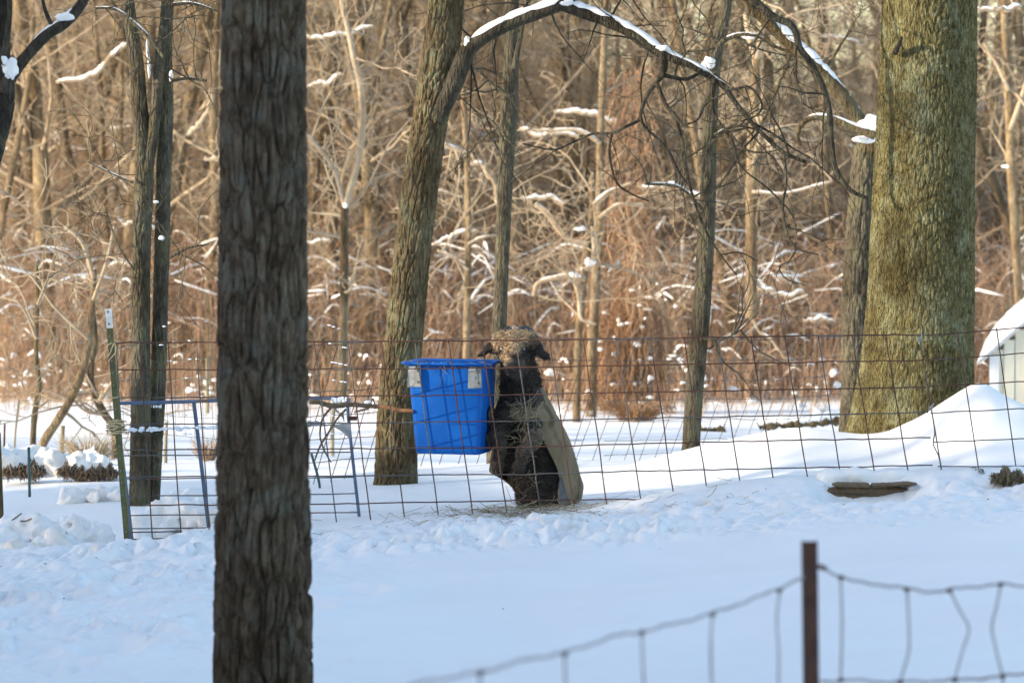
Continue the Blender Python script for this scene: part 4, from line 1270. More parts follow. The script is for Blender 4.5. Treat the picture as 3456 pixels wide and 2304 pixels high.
def patch(name, outline, depth, parent, mat, thick=.002, seed=0):
    """a crumpled sheet: fan of quads from rows (left, right) of pixel points"""
    G = np.array([[at(l[0] + (r[0] - l[0]) * f, l[1] + (r[1] - l[1]) * f, depth + .018 * (vnoise(np.array([f * 3 + seed]), np.array([i * .7]), seed)[0] - .5)) for f in np.linspace(0, 1, 7)] for i, (l, r) in enumerate(outline)])
    tb = TB(); tb.grid(G); tb.grid((G + np.array([0, thick, 0]))[:, ::-1])
    return tb.build(name, mat, parent)


patch('flap', [((1115, 1434), (1184, 1426)), ((1130, 1442), (1185, 1432)), ((1150, 1453), (1185, 1444)), ((1160, 1462), (1186, 1456)), ((1172, 1473), (1186, 1470)), ((1182, 1478), (1185, 1478))], YQ - .02, tape, M_TAPE, .002, 3)
patch('flap', [((1142, 1393), (1164, 1395)), ((1148, 1402), (1163, 1400)), ((1155, 1408), (1162, 1408)), ((1160, 1420), (1162, 1421))], YQ - .015, tape, M_TAPE, .002, 9)
patch('flap', [((1120, 1372), (1128, 1370)), ((1128, 1382), (1136, 1380)), ((1138, 1394), (1146, 1392))], YQ - .015, tape, M_TAPE, .002, 5)

# peeled stick wedged between gate and tub
t = tag(empty('peeled_stick', at(1060, 1360, YF + .16)), 'thorny stick with orange peeled bark wedged between gate and tub', 'stick')
S = smooth_path(np.array([np.r_[at(x, y, YF + .16), w * mpp(YF)] for x, y, w in ((1044, 1355, 9), (1075, 1357, 8), (1120, 1369, 9), (1180, 1365, 8.5), (1235, 1368, 8), (1270, 1371, 8))]), 40)
tb = TB(); tb.tube(S[:, :3], S[:, 3] * (1 + .1 * rf_.normal(0, 1, 40).clip(-1, 1)), 9)
for i in range(34):
    p = S[rf_.integers(1, 39), :3]; d = rf_.normal(0, 1, 3); d /= np.linalg.norm(d)
    tb.tube([p, p + d * .014, p + d * .026], [.0028, .0018, .0004], 4, cap=False)
tb.build('bark', M_STICK, t)
S = smooth_path(np.array([np.r_[at(x, y, YF + .165), w * mpp(YF)] for x, y, w in ((1266, 1371, 7.5), (1310, 1375, 7), (1345, 1383, 7), (1395, 1387, 6))]), 24)
tb = TB(); tb.tube(S[:, :3], S[:, 3], 9); tb.build('peeled_wood', M_STICK_RAW, t)
tb = TB()
for pts in ([(1121, 1372, 4), (1096, 1400, 4), (1085, 1425, 3.5), (1080, 1460, 3), (1084, 1490, 3), (1100, 1530, 2.6), (1118, 1560, 2)], [(1168, 1380, 4), (1140, 1410, 3.5), (1118, 1445, 3.5), (1085, 1496, 3.2), (1072, 1525, 3), (1060, 1560, 2.5)], [(1245, 1378, 3.5), (1215, 1385, 3), (1195, 1390, 2)], [(1250, 1365, 2.5), (1258, 1345, 2.5), (1264, 1363, 2)], [(1182, 1362, 2.5), (1178, 1345, 2)]):
    S = smooth_path(np.array([np.r_[at(x, y, YF + .15), w * mpp(YF)] for x, y, w in pts]), 24); tb.tube(S[:, :3], S[:, 3], 6)
    for i in range(6):
        p = S[rf_.integers(1, 23), :3]; d = rf_.normal(0, 1, 3); d /= np.linalg.norm(d)
        tb.tube([p, p + d * .012, p + d * .022], [.0022, .0014, .0004], 4, cap=False)
tb.build('twig', M_STICK, t)
tb = TB(); tb.blob(at(1242, 1357, YF + .16), (.026, .02, .011), 3, .2, 9); tb.build('snow', M_SNOW, t)

# ------------------------------------------------------------------ foreground woven wire fence
t = tag(empty('steel_post', at(2737, 2500, 9.0)), 'rust-brown steel post out of focus in the lower right foreground', 'post')
a9, b9 = at(2733, 1826, 9.0), at(2742, 2600, 9.0)
tb = TB()
for (xl, xh, yl, yh) in ((-.0185, .0185, 0, .004), (-.0185, -.0145, .0041, .022), (.0145, .0185, .0041, .022)):
    tb.hexa(np.array([P + np.array([x, y, 0]) for P in (b9, a9) for x, y in ((xl, yl), (xh, yl), (xh, yh), (xl, yh))]))
tb.build('shaft', M_RUSTPOST, t, False)
for i in range(5):
    c = a9 + (b9 - a9) * (.06 + .2 * i); tb = TB(); tb.box(c + (-.006, -.006, -.01), c + (.006, 0.0, .01)); tb.build('lug', M_RUSTPOST, t, False)
t = tag(empty('woven_fence', at(2400, 2600, 8.6)), 'sagging woven wire fence out of focus across the lower right foreground', 'fence')
YWf = lambda x: np.interp(x, [1200, 1620, 2735, 3600], [6.3, 7.0, 8.95, 9.3])
def wpath(pts, wav=3.0):
    xs_ = np.linspace(pts[0][0], pts[-1][0], int((pts[-1][0] - pts[0][0]) / 12))
    ys_ = np.interp(xs_, [p[0] for p in pts], [p[1] for p in pts])
    ys_ = np.convolve(np.pad(ys_, 4, mode='edge'), np.ones(9) / 9, 'valid')
    return [at(x, y + wav * math.sin(x / 26.0) + 1.5 * math.sin(x / 9.7), YWf(x)) for x, y in zip(xs_, ys_)]
topL = [(1200, 2365), (1440, 2298), (1620, 2267), (1800, 2218), (1905, 2203), (2085, 2140), (2166, 2132), (2404, 2070), (2626, 1988), (2712, 1940)]
topR = [(2755, 1908), (2790, 1918), (2835, 1946), (2900, 1968), (3000, 1972), (3058, 1986), (3130, 1998), (3200, 1990), (3300, 1976), (3376, 1970), (3470, 1978), (3600, 1985)]
botR = [(2770, 2300), (2838, 2292), (2940, 2298), (3038, 2300), (3140, 2296), (3222, 2293), (3300, 2288), (3384, 2280), (3470, 2270), (3600, 2262)]
botL = [(1200, 2760), (1620, 2660), (2166, 2530), (2626, 2390), (2712, 2350)]
for p in (topL, topR, botR, botL):
    wire('line_wire', wpath(p), .0032, M_WOVEN, t, 7)
stays = [((1620, 2267), (1622, 2460), (1632, 2660)), ((1905, 2203), (1912, 2400), (1920, 2590)), ((2166, 2132), (2172, 2300), (2180, 2525)), ((2404, 2070), (2399, 2200), (2408, 2455)), ((2632, 1990), (2622, 2090), (2628, 2200), (2626, 2390)),
         ((2838, 1948), (2842, 2100), (2838, 2292)), ((3062, 1988), (3068, 2130), (3066, 2200), (3038, 2300)), ((3206, 1990), (3240, 2060), (3270, 2120), (3250, 2190), (3222, 2293)), ((3378, 1970), (3362, 2050), (3348, 2115), (3362, 2190), (3384, 2280)), ((3384, 2280), (3392, 2420))]
for s_ in stays:
    wire('stay_wire', [at(x, y, YWf(x) - .004) for x, y in s_], .0026, M_WOVEN, t, 6, 24)
tb = TB(); tb.blob((0, 0, 0), (.0075, .006, .0065), 4, .3, 7); kn_me = tb.mesh('knot', M_RUSTPOST)
for x, y in [(1620, 2267), (1905, 2203), (2166, 2132), (2404, 2070), (2630, 1989), (2838, 1947), (3060, 1987), (3204, 1991), (3377, 1970), (2838, 2292), (3038, 2300), (3222, 2293), (3384, 2280), (2780, 1914), (2765, 1910)]:
    o = bpy.data.objects.new('knot', kn_me); COL.objects.link(o); o.parent = t; o.location = Vector(at(x, y, YWf(x) - .003)) - t.location

# ------------------------------------------------------------------ small posts in the field
def post(label, top, foot, hw, Y, mat, name='field_post', sides=9):
    P = smooth_path(np.array([at(*foot, Y) - (0, 0, .25), at(*foot, Y), at(*top, Y)]), 10)
    tb = TB(); tb.tube(P, hw * mpp(Y) * (1 + .04 * np.sin(np.arange(10) * 2.1)), sides)
    return tag(tb.build(name, mat), label, 'post')


post('dark teal steel post in the snow near the left edge', (97, 1508), (100, 1673), 5, 25.4, M_TEAL)
post('grey wooden fence post with a round top behind the left grass clumps', (212, 1436), (207, 1553), 8, 29.5, M_POSTWOOD)
post('tall thin leaning grey post in the far left field', (64, 1350), (50, 1485), 3.5, 33, M_POSTWOOD)
post('thin brown post in snow by the left edge', (16, 1430), (13, 1550), 3.5, 30, M_RUSTPOST)
post('dark weathered stump of a post cut by the left edge', (-6, 1460), (4, 1752), 9, 23.2, M_BARK_OAK)
post('wooden post seen through the gate between the twin stems and the foreground trunk', (561, 1424), (559, 1552), 6, 29.5, M_POSTWOOD)
post('pale wooden post far behind the gate near the snowy log', (700, 1208), (700, 1308), 6.5, 38, M_POSTWOOD)
post('pale round post right of the foreground trunk behind the tape', (1126, 1350), (1122, 1468), 7, 33, M_POSTWOOD)
post('slanting teal steel post low behind the gate beside the foreground trunk', (1051, 1530), (1079, 1640), 4.5, 25.2, M_TEAL)

# ------------------------------------------------------------------ lumpy snow banks and half-buried things
def lumps(name, label, balls, h, seed, mat=None, amp=.022):
    B = np.array([np.r_[at(x, y, Y), r] for x, y, Y, r in balls])
    lo = (B[:, :3] - B[:, 3:]).min(0) - .05; hi = (B[:, :3] + B[:, 3:]).max(0) + .05
    ax = [np.arange(l, u_, h) for l, u_ in zip(lo, hi)]
    P = np.stack(np.meshgrid(*ax, indexing='ij'), -1)
    d = np.full(P.shape[:3], 9.0)
    for b_ in B:
        e = np.linalg.norm(P - b_[:3], axis=-1) - b_[3]
        k = .03; m = np.clip(.5 + .5 * (d - e) / k, 0, 1)
        d = d * (1 - m) + e * m - k * m * (1 - m)
    d = d + amp * 2.4 * (noise3(P, 9, seed) - .5) + amp * 1.5 * (noise3(P, 22, seed + 4) - .5) + amp * .7 * (noise3(P, 50, seed + 8) - .5)
    V, Q = surface_nets(d, lo, h)
    me = mesh_data(name, V, Q, mat or M_SNOW_BANK, True, np.broadcast_to(np.array([.75, 0, 0]), (len(V), 3)))
    o = link(name, me)
    return tag(o, label, 'snow bank')


rl = np.random.default_rng(8)
lumps('snow_bank', 'dirty lumpy bank of ploughed snow at the lower left edge',
      [(40, 1815, 22.4, .10), (0, 1850, 22.2, .13), (95, 1800, 22.35, .095), (140, 1795, 22.3, .10), (150, 1850, 22.1, .09), (215, 1800, 22.4, .115), (260, 1810, 22.3, .12), (305, 1835, 22.3, .11), (230, 1860, 22.1, .10), (60, 1880, 22.0, .11), (340, 1850, 22.4, .09), (-60, 1830, 22.3, .13), (75, 1838, 22.15, .035), (120, 1870, 22.0, .07), (180, 1840, 22.1, .07), (30, 1790, 22.4, .06), (165, 1765, 22.3, .03)], .012, 5, None, .034)
lumps('snow_bank', 'dirty crusted snow heap seen through the gate left of the foreground trunk',
      [(480, 1790, 22.75, .10), (540, 1770, 22.8, .12), (600, 1745, 22.85, .13), (650, 1750, 22.8, .13), (700, 1760, 22.8, .12), (620, 1700, 22.95, .09), (590, 1690, 22.95, .05), (665, 1700, 22.95, .07), (745, 1775, 22.75, .10), (800, 1790, 22.75, .10)], .013, 9, None, .036)
lumps('snow_bank', 'low snow lumps with brown hollows beyond the left fence post',
      [(228, 1678, 24.6, .05), (262, 1674, 24.6, .055), (300, 1668, 24.7, .05), (335, 1672, 24.7, .06), (365, 1672, 24.7, .06), (398, 1676, 24.6, .055), (430, 1676, 24.6, .05), (316, 1684, 24.55, .04), (245, 1664, 24.7, .03), (380, 1660, 24.8, .03)], .010, 13, None, .028)
lumps('snow_bank', 'snow-capped hummocks with dead grass near the left edge',
      [(20, 1568, 27.2, .12), (60, 1562, 27.3, .12), (150, 1570, 27.3, .12), (185, 1584, 27.2, .14), (230, 1572, 27.3, .09), (100, 1558, 27.5, .12), (255, 1575, 27.2, .09), (-20, 1570, 27.1, .16), (290, 1560, 27.4, .09), (330, 1565, 27.4, .08)], .018, 15, None, .035)

# dead grass clumps
def clump(label, cx_, cy_, w, h, Y, n, seed, droop=1.0, pal=((.18, .125, .075), (.29, .215, .135), (.11, .078, .05))):
    q = np.random.default_rng(seed); tb = TB(); c = at(cx_, cy_, Y); s = mpp(Y)
    for i in range(n):
        a = q.uniform(0, 6.28); rr = q.random() ** .5 * (.7 + .6 * math.sin(a * 3 + seed) ** 2)
        b_ = c + np.array([math.cos(a) * rr * w * s * .35, math.sin(a) * rr * w * s * .3, -h * s * .3])
        L = h * s * q.uniform(.35, 1.3)
        d = np.array([math.cos(a), math.sin(a) * .6, 0]) * w * s * q.uniform(.2, .7)
        tt = np.linspace(0, 1, 6)[:, None]
        P = b_ + d * tt ** 1.3 + np.array([0, 0, 1]) * L * (np.sin(tt * (1.57 + droop)) if droop else tt) * .9 + np.cumsum(q.normal(0, .006, (6, 3)), 0)
        if droop > 1:      # hangs out from under the snow: bent stems filling a rounded hollow
            e = q.uniform(-1, 1); hh = math.sqrt(max(1 - e * e, .02)) * (.75 + .35 * math.sin(e * 7 + seed))
            z0, z1 = q.uniform(.1, 1) * hh * .55, -q.uniform(.2, 1) * hh * .55
            P = c + np.column_stack([e * w * s * .55 + np.linspace(0, q.normal(0, .3), 6) * w * s * .3, q.normal(0, .03) - .10 * np.sin(np.linspace(0, 2.6, 6)) * q.random(), h * s * (z0 + (z1 - z0) * np.linspace(0, 1, 6) ** 1.2)]) + np.cumsum(q.normal(0, .005, (6, 3)), 0)
        tb.tube(P, np.linspace(.0028, .0010, 6) * (Y / 22), 3, np.array(pal[q.integers(len(pal))]) * q.uniform(.7, 1.3), cap=False)
    return tag(tb.build('grass_clump', M_HAY, None, True, True), label, 'grass')


clump('round brown grass clump hanging out of the snow behind the teal post', 106, 1590, 84, 76, 26.62, 460, 1, 1.2)
clump('small brown grass clump at the left edge beside the teal post', 34, 1592, 44, 50, 26.62, 220, 2, 1.2)
clump('brown grass clump left of the olive post, next to the snow hummock', 232, 1592, 62, 66, 26.62, 280, 3, 1.2)
clump('wide brown grass clump just left of the olive post', 290, 1602, 80, 62, 26.6, 400, 4, 1.2)
clump('brown grass clump directly behind the olive post', 357, 1598, 74, 70, 26.6, 400, 5, 1.2)
clump('tall pale dry grass standing in snow left of the olive post', 300, 1530, 130, 85, 29.0, 260, 6, 0, ((.45, .36, .22), (.36, .28, .17)))
clump('pale dry grass stalks seen through the gate near the wooden post', 700, 1530, 60, 70, 29.5, 160, 7, 0, ((.40, .28, .17), (.32, .21, .12)))
clump('tuft of straw-coloured grass beside the last fence upright', 3306, 1612, 24, 30, 21.85, 90, 8, .9)
clump('matted straw grass clump poking out of snow at the right edge', 3400, 1612, 95, 74, 21.62, 620, 9, 1.35, ((.22, .17, .09), (.32, .26, .15), (.12, .085, .045)))
clump('dry russet grass along the woods edge right of the sheep', 2150, 1400, 160, 60, 46, 260, 10, .6, ((.30, .17, .08), (.26, .15, .08)))

# timber half buried under the fence
t = tag(empty('buried_timber', at(2930, 1690, 21.8)), 'split brown timber half buried in snow under the fence by the thick tree', 'timber')
tap = [((0, .06, .6, .68, 1), (.6, 1, 1, .75, .3)), ((0, .1, 1), (.4, 1, 1)), ((0, .5, .8, 1), (1, .8, 1, .3)), ((0, .5, 1), (.5, 1, .2))]
for nm_i, (nm, (xa, ya, xb, yb, hh, dep)) in enumerate((('plank', (2786, 1666, 3078, 1652, 20, 21.83)), ('plank', (2812, 1637, 2935, 1638, 7, 21.80)), ('plank', (2944, 1640, 3095, 1632, 6.5, 21.79)), ('plank', (2830, 1682, 2950, 1684, 8, 21.84)))):
    tb = TB(); n = 26
    G = []
    for f in np.linspace(0, 1, n):
        x, y = xa + (xb - xa) * f, ya + (yb - ya) * f
        e = hh * (1 + .10 * rf_.normal()) * (1 - .25 * abs(2 * f - 1) ** 9)
        e *= np.interp(f, *tap[nm_i]); c = at(x, y, dep); s = mpp(dep)
        G.append([c + (0, -.004 + .004 * rf_.normal(), e * s), c + (0, -.02 + .003 * rf_.normal(), e * .3 * s), c + (0, -.018 + .003 * rf_.normal(), -e * .4 * s), c + (0, -.004, -e * s), c + (0, .09, -e * s), c + (0, .09, e * s)])
    G = np.array(G); tb.grid(G, True)
    for e in (0, -1):
        k = G[e]; tb.grid(np.array([[k[0], k[1], k[2]], [k[5], (k[5] + k[4]) / 2, k[4]]]))
    tb.build(nm, M_WOOD, t, False)
lumps('snow_bank', 'snow cap lying over the buried timber at the fence foot',
      [(x, 1610 + 6 * math.sin(x / 31), 22.0, .045 + .012 * math.sin(x / 17)) for x in range(2790, 3090, 22)] + [(3085, 1665, 21.84, .05), (3110, 1650, 21.9, .05), (2768, 1655, 21.9, .045)], .011, 23, M_SNOW_GROUND, .012)
# twigs poking out of the left bank
for label, pts in (('bare twig poking up from the snow bank at the left edge', [(40, 1755), (56, 1744), (73, 1731)]), ('broken bare twig with a torn end lying on the left snow bank', [(68, 1757), (85, 1758), (100, 1752), (118, 1745), (136, 1735)])):
    tag(wire('twig', [at(x, y, 22.3) for x, y in pts], [.004] * 14, M_STICK, None, 6, 14), label, 'twig')

# ------------------------------------------------------------------ the blue tub hooked on the panel
yaw = math.radians(15)
wv_, dv_ = np.array([math.cos(yaw), -math.sin(yaw), 0]), np.array([math.sin(yaw), math.cos(yaw), 0])
fr_t = at(1626, 1232, 22.05)                       # front right corner under the rim
Wt, Wb, Dt, Db, Ht = .452, .388, .34, .29, .520
c_top = fr_t - wv_ * Wt / 2 + dv_ * Dt / 2
c_bot = c_top + np.array([0, 0, -Ht]) + wv_ * .012
t = tag(empty('blue_tub', c_bot), 'bright blue plastic feed tub hooked on the wire panel beside the sheep', 'tub')


def loop(c, w, d, r, n=6):
    pts = []
    for sx, sy, a0 in ((1, -1, -90), (1, 1, 0), (-1, 1, 90), (-1, -1, 180)):
        for k in range(n):
            a = math.radians(a0 + 90 * k / (n - 1))
            pts.append(c + wv_ * (sx * (w / 2 - r) + r * math.cos(a)) + dv_ * (sy * (d / 2 - r) + r * math.sin(a)))
    return np.array(pts)


rings = []
for f in (1, .985, .97, .9, .7, .5, .3, .15, .05):
    c = c_top * (1 - f) + c_bot * f
    rings.append(loop(c, Wt + (Wb - Wt) * f - (.02 if f == 1 else .006 if f == .985 else 0), Dt + (Db - Dt) * f - (.02 if f == 1 else .006 if f == .985 else 0), .028))
up = np.array([0, 0, 1.0])
rings += [loop(c_top - up * .004, Wt, Dt, .028)]
tb = TB(); tb.grid(np.array(rings), True)
inner = [loop(c_top * (1 - f) + c_bot * f + up * (.012 if f > .9 else 0), Wt + (Wb - Wt) * f - .012, Dt + (Db - Dt) * f - .012, .026) for f in (0, .15, .4, .7, .97)]
tb.grid(np.array(inner), True)
for rg in (rings[0], inner[-1]):
    tb.grid(np.array([rg, np.broadcast_to(rg.mean(0), rg.shape)]), True)
tb.build('body', M_TUB, t)
tb = TB()
prof = [(-.010, .0), (.0, .006), (.030, .012), (.036, .008), (.034, -.002), (.022, -.004), (.002, -.008)]
tb.grid(np.array([loop(c_top + up * dz, Wt + 2 * e, Dt + 2 * e, .03 + max(e, 0)) for e, dz in prof + prof[:1]]), True)
tb.build('rim', M_TUB, t)
# faint moulded ribs across the front
for fz in (.29, .66, .905):
    cc = c_top * (1 - fz) + c_bot * fz; w = Wt + (Wb - Wt) * fz - .05; d = Dt + (Db - Dt) * fz
    tb = TB(); tb.tube(np.array([cc - wv_ * w / 2 - dv_ * (d / 2 - .001), cc - dv_ * (d / 2 - .001), cc + wv_ * w / 2 - dv_ * (d / 2 - .001)]), .0035, 8); tb.build('rib', M_TUB, t)
# hook brackets
for fx in (-.455, .345):
    f0, f1 = .04, .235
    b0 = c_top + wv_ * fx * Wt - dv_ * Dt / 2
    hk = []
    outline = [(-.012, -.022), (-.030, -.014), (-.038, .0), (-.040, .02)]
    tb = TB()
    wd = .040
    # hanging plate, bend over the wire, back plate on the tub
    prof = [(-.046, -.118), (-.047, -.02), (-.043, -.006), (-.034, .002), (-.018, .004), (-.007, -.002), (-.004, -.014), (.002, -.118)]
    G = []
    for k, (dd, zz) in enumerate(prof):
        sk = .028 if k >= 5 else .012 * k / 5
        p = b0 + dv_ * dd + up * (zz - .012) + wv_ * sk
        G.append([p, p + wv_ * wd * (1.0 if k < 5 else 1.0)])
    G = np.array(G)
    tb.grid(G); tb.grid((G + dv_ * .003 - up * .002)[:, ::-1])
    br_ = tb.build('hook_bracket', M_STEEL, t, False)
    for zz in (-.03, -.095):
        tb = TB(); tb.blob(b0 + dv_ * (-.006 + .0) + up * (zz - .008) + wv_ * .052, (.007, .005, .007), 3, .08, 7); tb.build('bolt', M_BOLT, br_)

# ------------------------------------------------------------------ the sheep, upright against the panel
YW = 22.34
def S3(x, y, dy=0.0): return at(x, y, YW + dy)
def rc(P, a, b, ra, rb, sx=1.0, sy=1.0):
    k = np.array([sx, sy, 1.0])
    Q, a, b = P * k, np.asarray(a) * k, np.asarray(b) * k
    ab = b - a
    h = np.clip(((Q - a) @ ab) / (ab @ ab), 0, 1)
    return np.linalg.norm(Q - a - h[..., None] * ab, axis=-1) - (ra + (rb - ra) * h)
def smin(a, b, k):
    h = np.clip(.5 + .5 * (b - a) / k, 0, 1)
    return b * (1 - h) + a * h - k * h * (1 - h)


h = .0075
lo, hi = np.array([at(1590, 1760, YW)[0], YW - .30, at(1590, 1760, YW)[2]]), np.array([at(2000, 1090, YW)[0], YW + .36, at(2000, 1090, YW)[2]])
ax = [np.arange(l, u_, h) for l, u_ in zip(lo, hi)]
P = np.stack(np.meshgrid(*ax, indexing='ij'), -1)
body = rc(P, S3(1765, 1400, .06), S3(1795, 1500, .09), .138, .168, .95, 1.1)
body = smin(body, rc(P, S3(1795, 1500, .09), S3(1814, 1605, .10), .168, .150, .95, 1.05), .05)
body = smin(body, rc(P, S3(1752, 1240, .03), S3(1762, 1350, .05), .098, .125), .05)          # neck
# hind legs: thigh, hock, foot
body = smin(body, rc(P, S3(1778, 1610, .02), S3(1780, 1670, -.03), .090, .058), .04)
body = smin(body, rc(P, S3(1780, 1670, -.03), S3(1772, 1735, -.02), .052, .042), .03)
body = smin(body, rc(P, S3(1868, 1625, .02), S3(1885, 1685, -.02), .095, .060), .04)
body = smin(body, rc(P, S3(1885, 1685, -.02), S3(1892, 1728, -.01), .055, .042), .03)
body = smin(body, rc(P, S3(1815, 1640, .0), S3(1822, 1690, -.02), .085, .060), .05)
# forelegs: shoulder, elbow, knee, shank
body = smin(body, rc(P, S3(1705, 1400, -.03), S3(1680, 1470, -.13), .062, .046), .03)
body = smin(body, rc(P, S3(1680, 1470, -.13), S3(1690, 1510, -.18), .042, .034), .015)
body = smin(body, rc(P, S3(1690, 1510, -.18), S3(1684, 1565, -.17), .031, .028), .012)
body = smin(body, rc(P, S3(1684, 1565, -.17), S3(1683, 1584, -.175), .030, .026), .01)
body = smin(body, rc(P, S3(1800, 1405, -.03), S3(1795, 1480, -.14), .065, .055), .03)
body = smin(body, rc(P, S3(1795, 1480, -.14), S3(1768, 1530, -.19), .050, .038), .015)
body = smin(body, rc(P, S3(1768, 1530, -.19), S3(1746, 1585, -.185), .036, .032), .012)
# head: skull, cheeks, long muzzle towards the camera, jaw
body = smin(body, rc(P, S3(1736, 1168, .0), S3(1742, 1168, .04), .080, .075, .80), .04)
body = smin(body, rc(P, S3(1735, 1185, -.05), S3(1734, 1232, -.135), .074, .056), .03)
body = smin(body, rc(P, S3(1734, 1232, -.135), S3(1732, 1252, -.150), .056, .047), .02)
body = smin(body, rc(P, S3(1748, 1215, -.02), S3(1742, 1258, -.085), .066, .045), .03)
body = smin(body, rc(P, S3(1690, 1152, -.02), S3(1785, 1150, -.02), .044, .046), .04)     # brow wool
# eye hollows, nostrils and mouth
for ex in (1692, 1770):
    e = np.linalg.norm((P - S3(ex, 1176, -.098 if ex < 1700 else -.096)), axis=-1) - .020
    body = np.maximum(body, -(e)) * .5 + np.maximum(body, -e) * .5
for ex in (1716, 1747):
    body = np.maximum(body, -(rc(P, S3(ex, 1247, -.208), S3(ex + (4 if ex > 1730 else -4), 1241, -.195), .006, .008)))
body = np.maximum(body, -rc(P, S3(1708, 1256, -.195), S3(1756, 1257, -.195), .005, .005))
# ears
for pts in ([(1672, 1163, -.01, .021), (1652, 1174, -.03, .026), (1634, 1190, -.05, .020), (1618, 1199, -.06, .011)], [(1800, 1160, -.01, .022), (1818, 1178, -.03, .028), (1834, 1198, -.05, .023), (1850, 1206, -.06, .013)]):
    for (a, b) in zip(pts[:-1], pts[1:]):
        body = smin(body, rc(P, S3(a[0], a[1], a[2]), S3(b[0], b[1], b[2]), a[3], b[3], 1, 1.5), .008)
bumps = .010 * (noise3(P, 26, 3) - .5) + .008 * (noise3(P, 52, 6) - .5)
V, Q = surface_nets(body + bumps, lo, h)
zrow = (S3(0, 1100)[2] - V[:, 2]) / mpp(YW) + 1100
xr_ = V[:, 0] / mpp(YW) + CX
dark = np.array([.032, .025, .020]); tan = np.array([.42, .305, .185]); brown = np.array([.075, .055, .04]); grey = np.array([.17, .135, .105])
col = np.tile(dark, (len(V), 1))
def blend(mask, c):
    global col
    col = col * (1 - mask[:, None]) + np.asarray(c) * mask[:, None]
nz = vnoise(V[:, 0] * 40, V[:, 2] * 40, 5)
blend(sstep(1560, 1640, zrow) * sstep(1790, 1720, xr_) * .5, brown)
blend(sstep(1690, 1720, zrow) * sstep(1790, 1760, xr_) * .8, grey * 1.2)
leg = sstep(YW - .06, YW - .12, V[:, 1]) * (zrow > 1440)
blend(leg * .75, grey * .36)
blend(leg * sstep(1735, 1770, xr_) * sstep(1550, 1480, zrow) * .7, grey * .8)
blend(leg * sstep(1570, 1580, zrow), dark)
blend(sstep(1180, 1150, zrow + (nz - .5) * 30), brown * 1.7)
head_tan_lit = sstep(.70, .40, (zrow - 1150) / 105 + np.maximum(0, xr_ - 1712) / 115 + (nz - .5) * .3)  # tan head wool, with the sunlit left of the face painted in
blend(head_tan_lit * .95, tan)
blend(sstep(1215, 1240, zrow + (nz - .5) * 30) * (zrow < 1275) * sstep(1722, 1700, xr_) * .6, brown * 1.5)
blend(np.exp(-(((xr_ - 1776) / 16) ** 2 + ((zrow - 1222) / 24) ** 2)) * .8, brown * 1.3)  # grey-brown sheen painted on the right of the muzzle
blend(np.exp(-(((xr_ - 1704) / 10) ** 2 + ((zrow - 1234) / 16) ** 2)) * .6, grey)
ear = ((xr_ < 1664) | (xr_ > 1812)) & (zrow < 1225) & (zrow > 1150)
col[ear] = dark * .8
for ex in (1692, 1768):
    blend(np.exp(-(((xr_ - ex) / 17) ** 2 + ((zrow - 1178) / 15) ** 2)) * .95, dark)
blend(((zrow > 1252) & (zrow < 1262) & (np.abs(xr_ - 1712) < 5) & (V[:, 1] < YW - .14)).astype(float), (.25, .13, .12))
sheep = tag(empty('sheep', S3(1800, 1735)), 'dark curly sheep in a canvas coat standing upright against the wire panel', 'sheep')
me = mesh_data('body', V, Q, M_FLEECE, True, col)
link('body', me, sheep)
lev = [(1302, 1812, 1829, 1700, .11), (1330, 1803, 1844, 1688, .14), (1352, 1786, 1855, 1682, .155), (1366, 1745, 1863, 1679, .185), (1380, 1694, 1871, 1677, .215), (1398, 1694, 1881, 1674, .225), (1412, 1762, 1889, 1672, .215), (1428, 1802, 1898, 1670, .19), (1455, 1822, 1911, 1668, .20),
       (1480, 1836, 1921, 1665, .205), (1520, 1856, 1937, 1660, .21), (1560, 1875, 1950, 1655, .215), (1592, 1883, 1957, 1654, .22), (1615, 1888, 1963, 1690, .20), (1640, 1896, 1967, 1720, .19), (1670, 1907, 1967, 1745, .18), (1686, 1914, 1962, 1755, .175), (1694, 1919, 1953, 1765, .17)]
# curls
nrm = np.zeros((len(me.vertices), 3), np.float32); me.vertices.foreach_get('normal', nrm.ravel())
nr = np.array([v.normal for v in me.vertices]) if not np.any(nrm) else nrm
q = np.random.default_rng(4)
shortfur = ear | ((zrow > 1195) & (zrow < 1275) & (V[:, 1] < YW - .09)) | (leg > .5)
w = np.where(shortfur & (zrow < 1300), .12, 1.0) * np.where((zrow < 1200) & ~ear, 2.2, 1.0) * np.where(V[:, 1] > YW + .2, .2, 1)
for ex in (1692, 1768):
    w = w * (1 - .97 * np.exp(-(((xr_ - ex) / 19) ** 2 + ((zrow - 1178) / 16) ** 2)))
under = (xr_ > np.interp(zrow, [l[0] for l in lev], [l[1] for l in lev]) - 3) & (zrow > 1302) & (zrow < 1694)
w = np.where(under | ((zrow > 1330) & (V[:, 1] > YW + .05)), 0, w)
pick = q.choice(len(V), 9000, p=w / w.sum())
tb = TB()
tt = np.linspace(0, 1, 8)
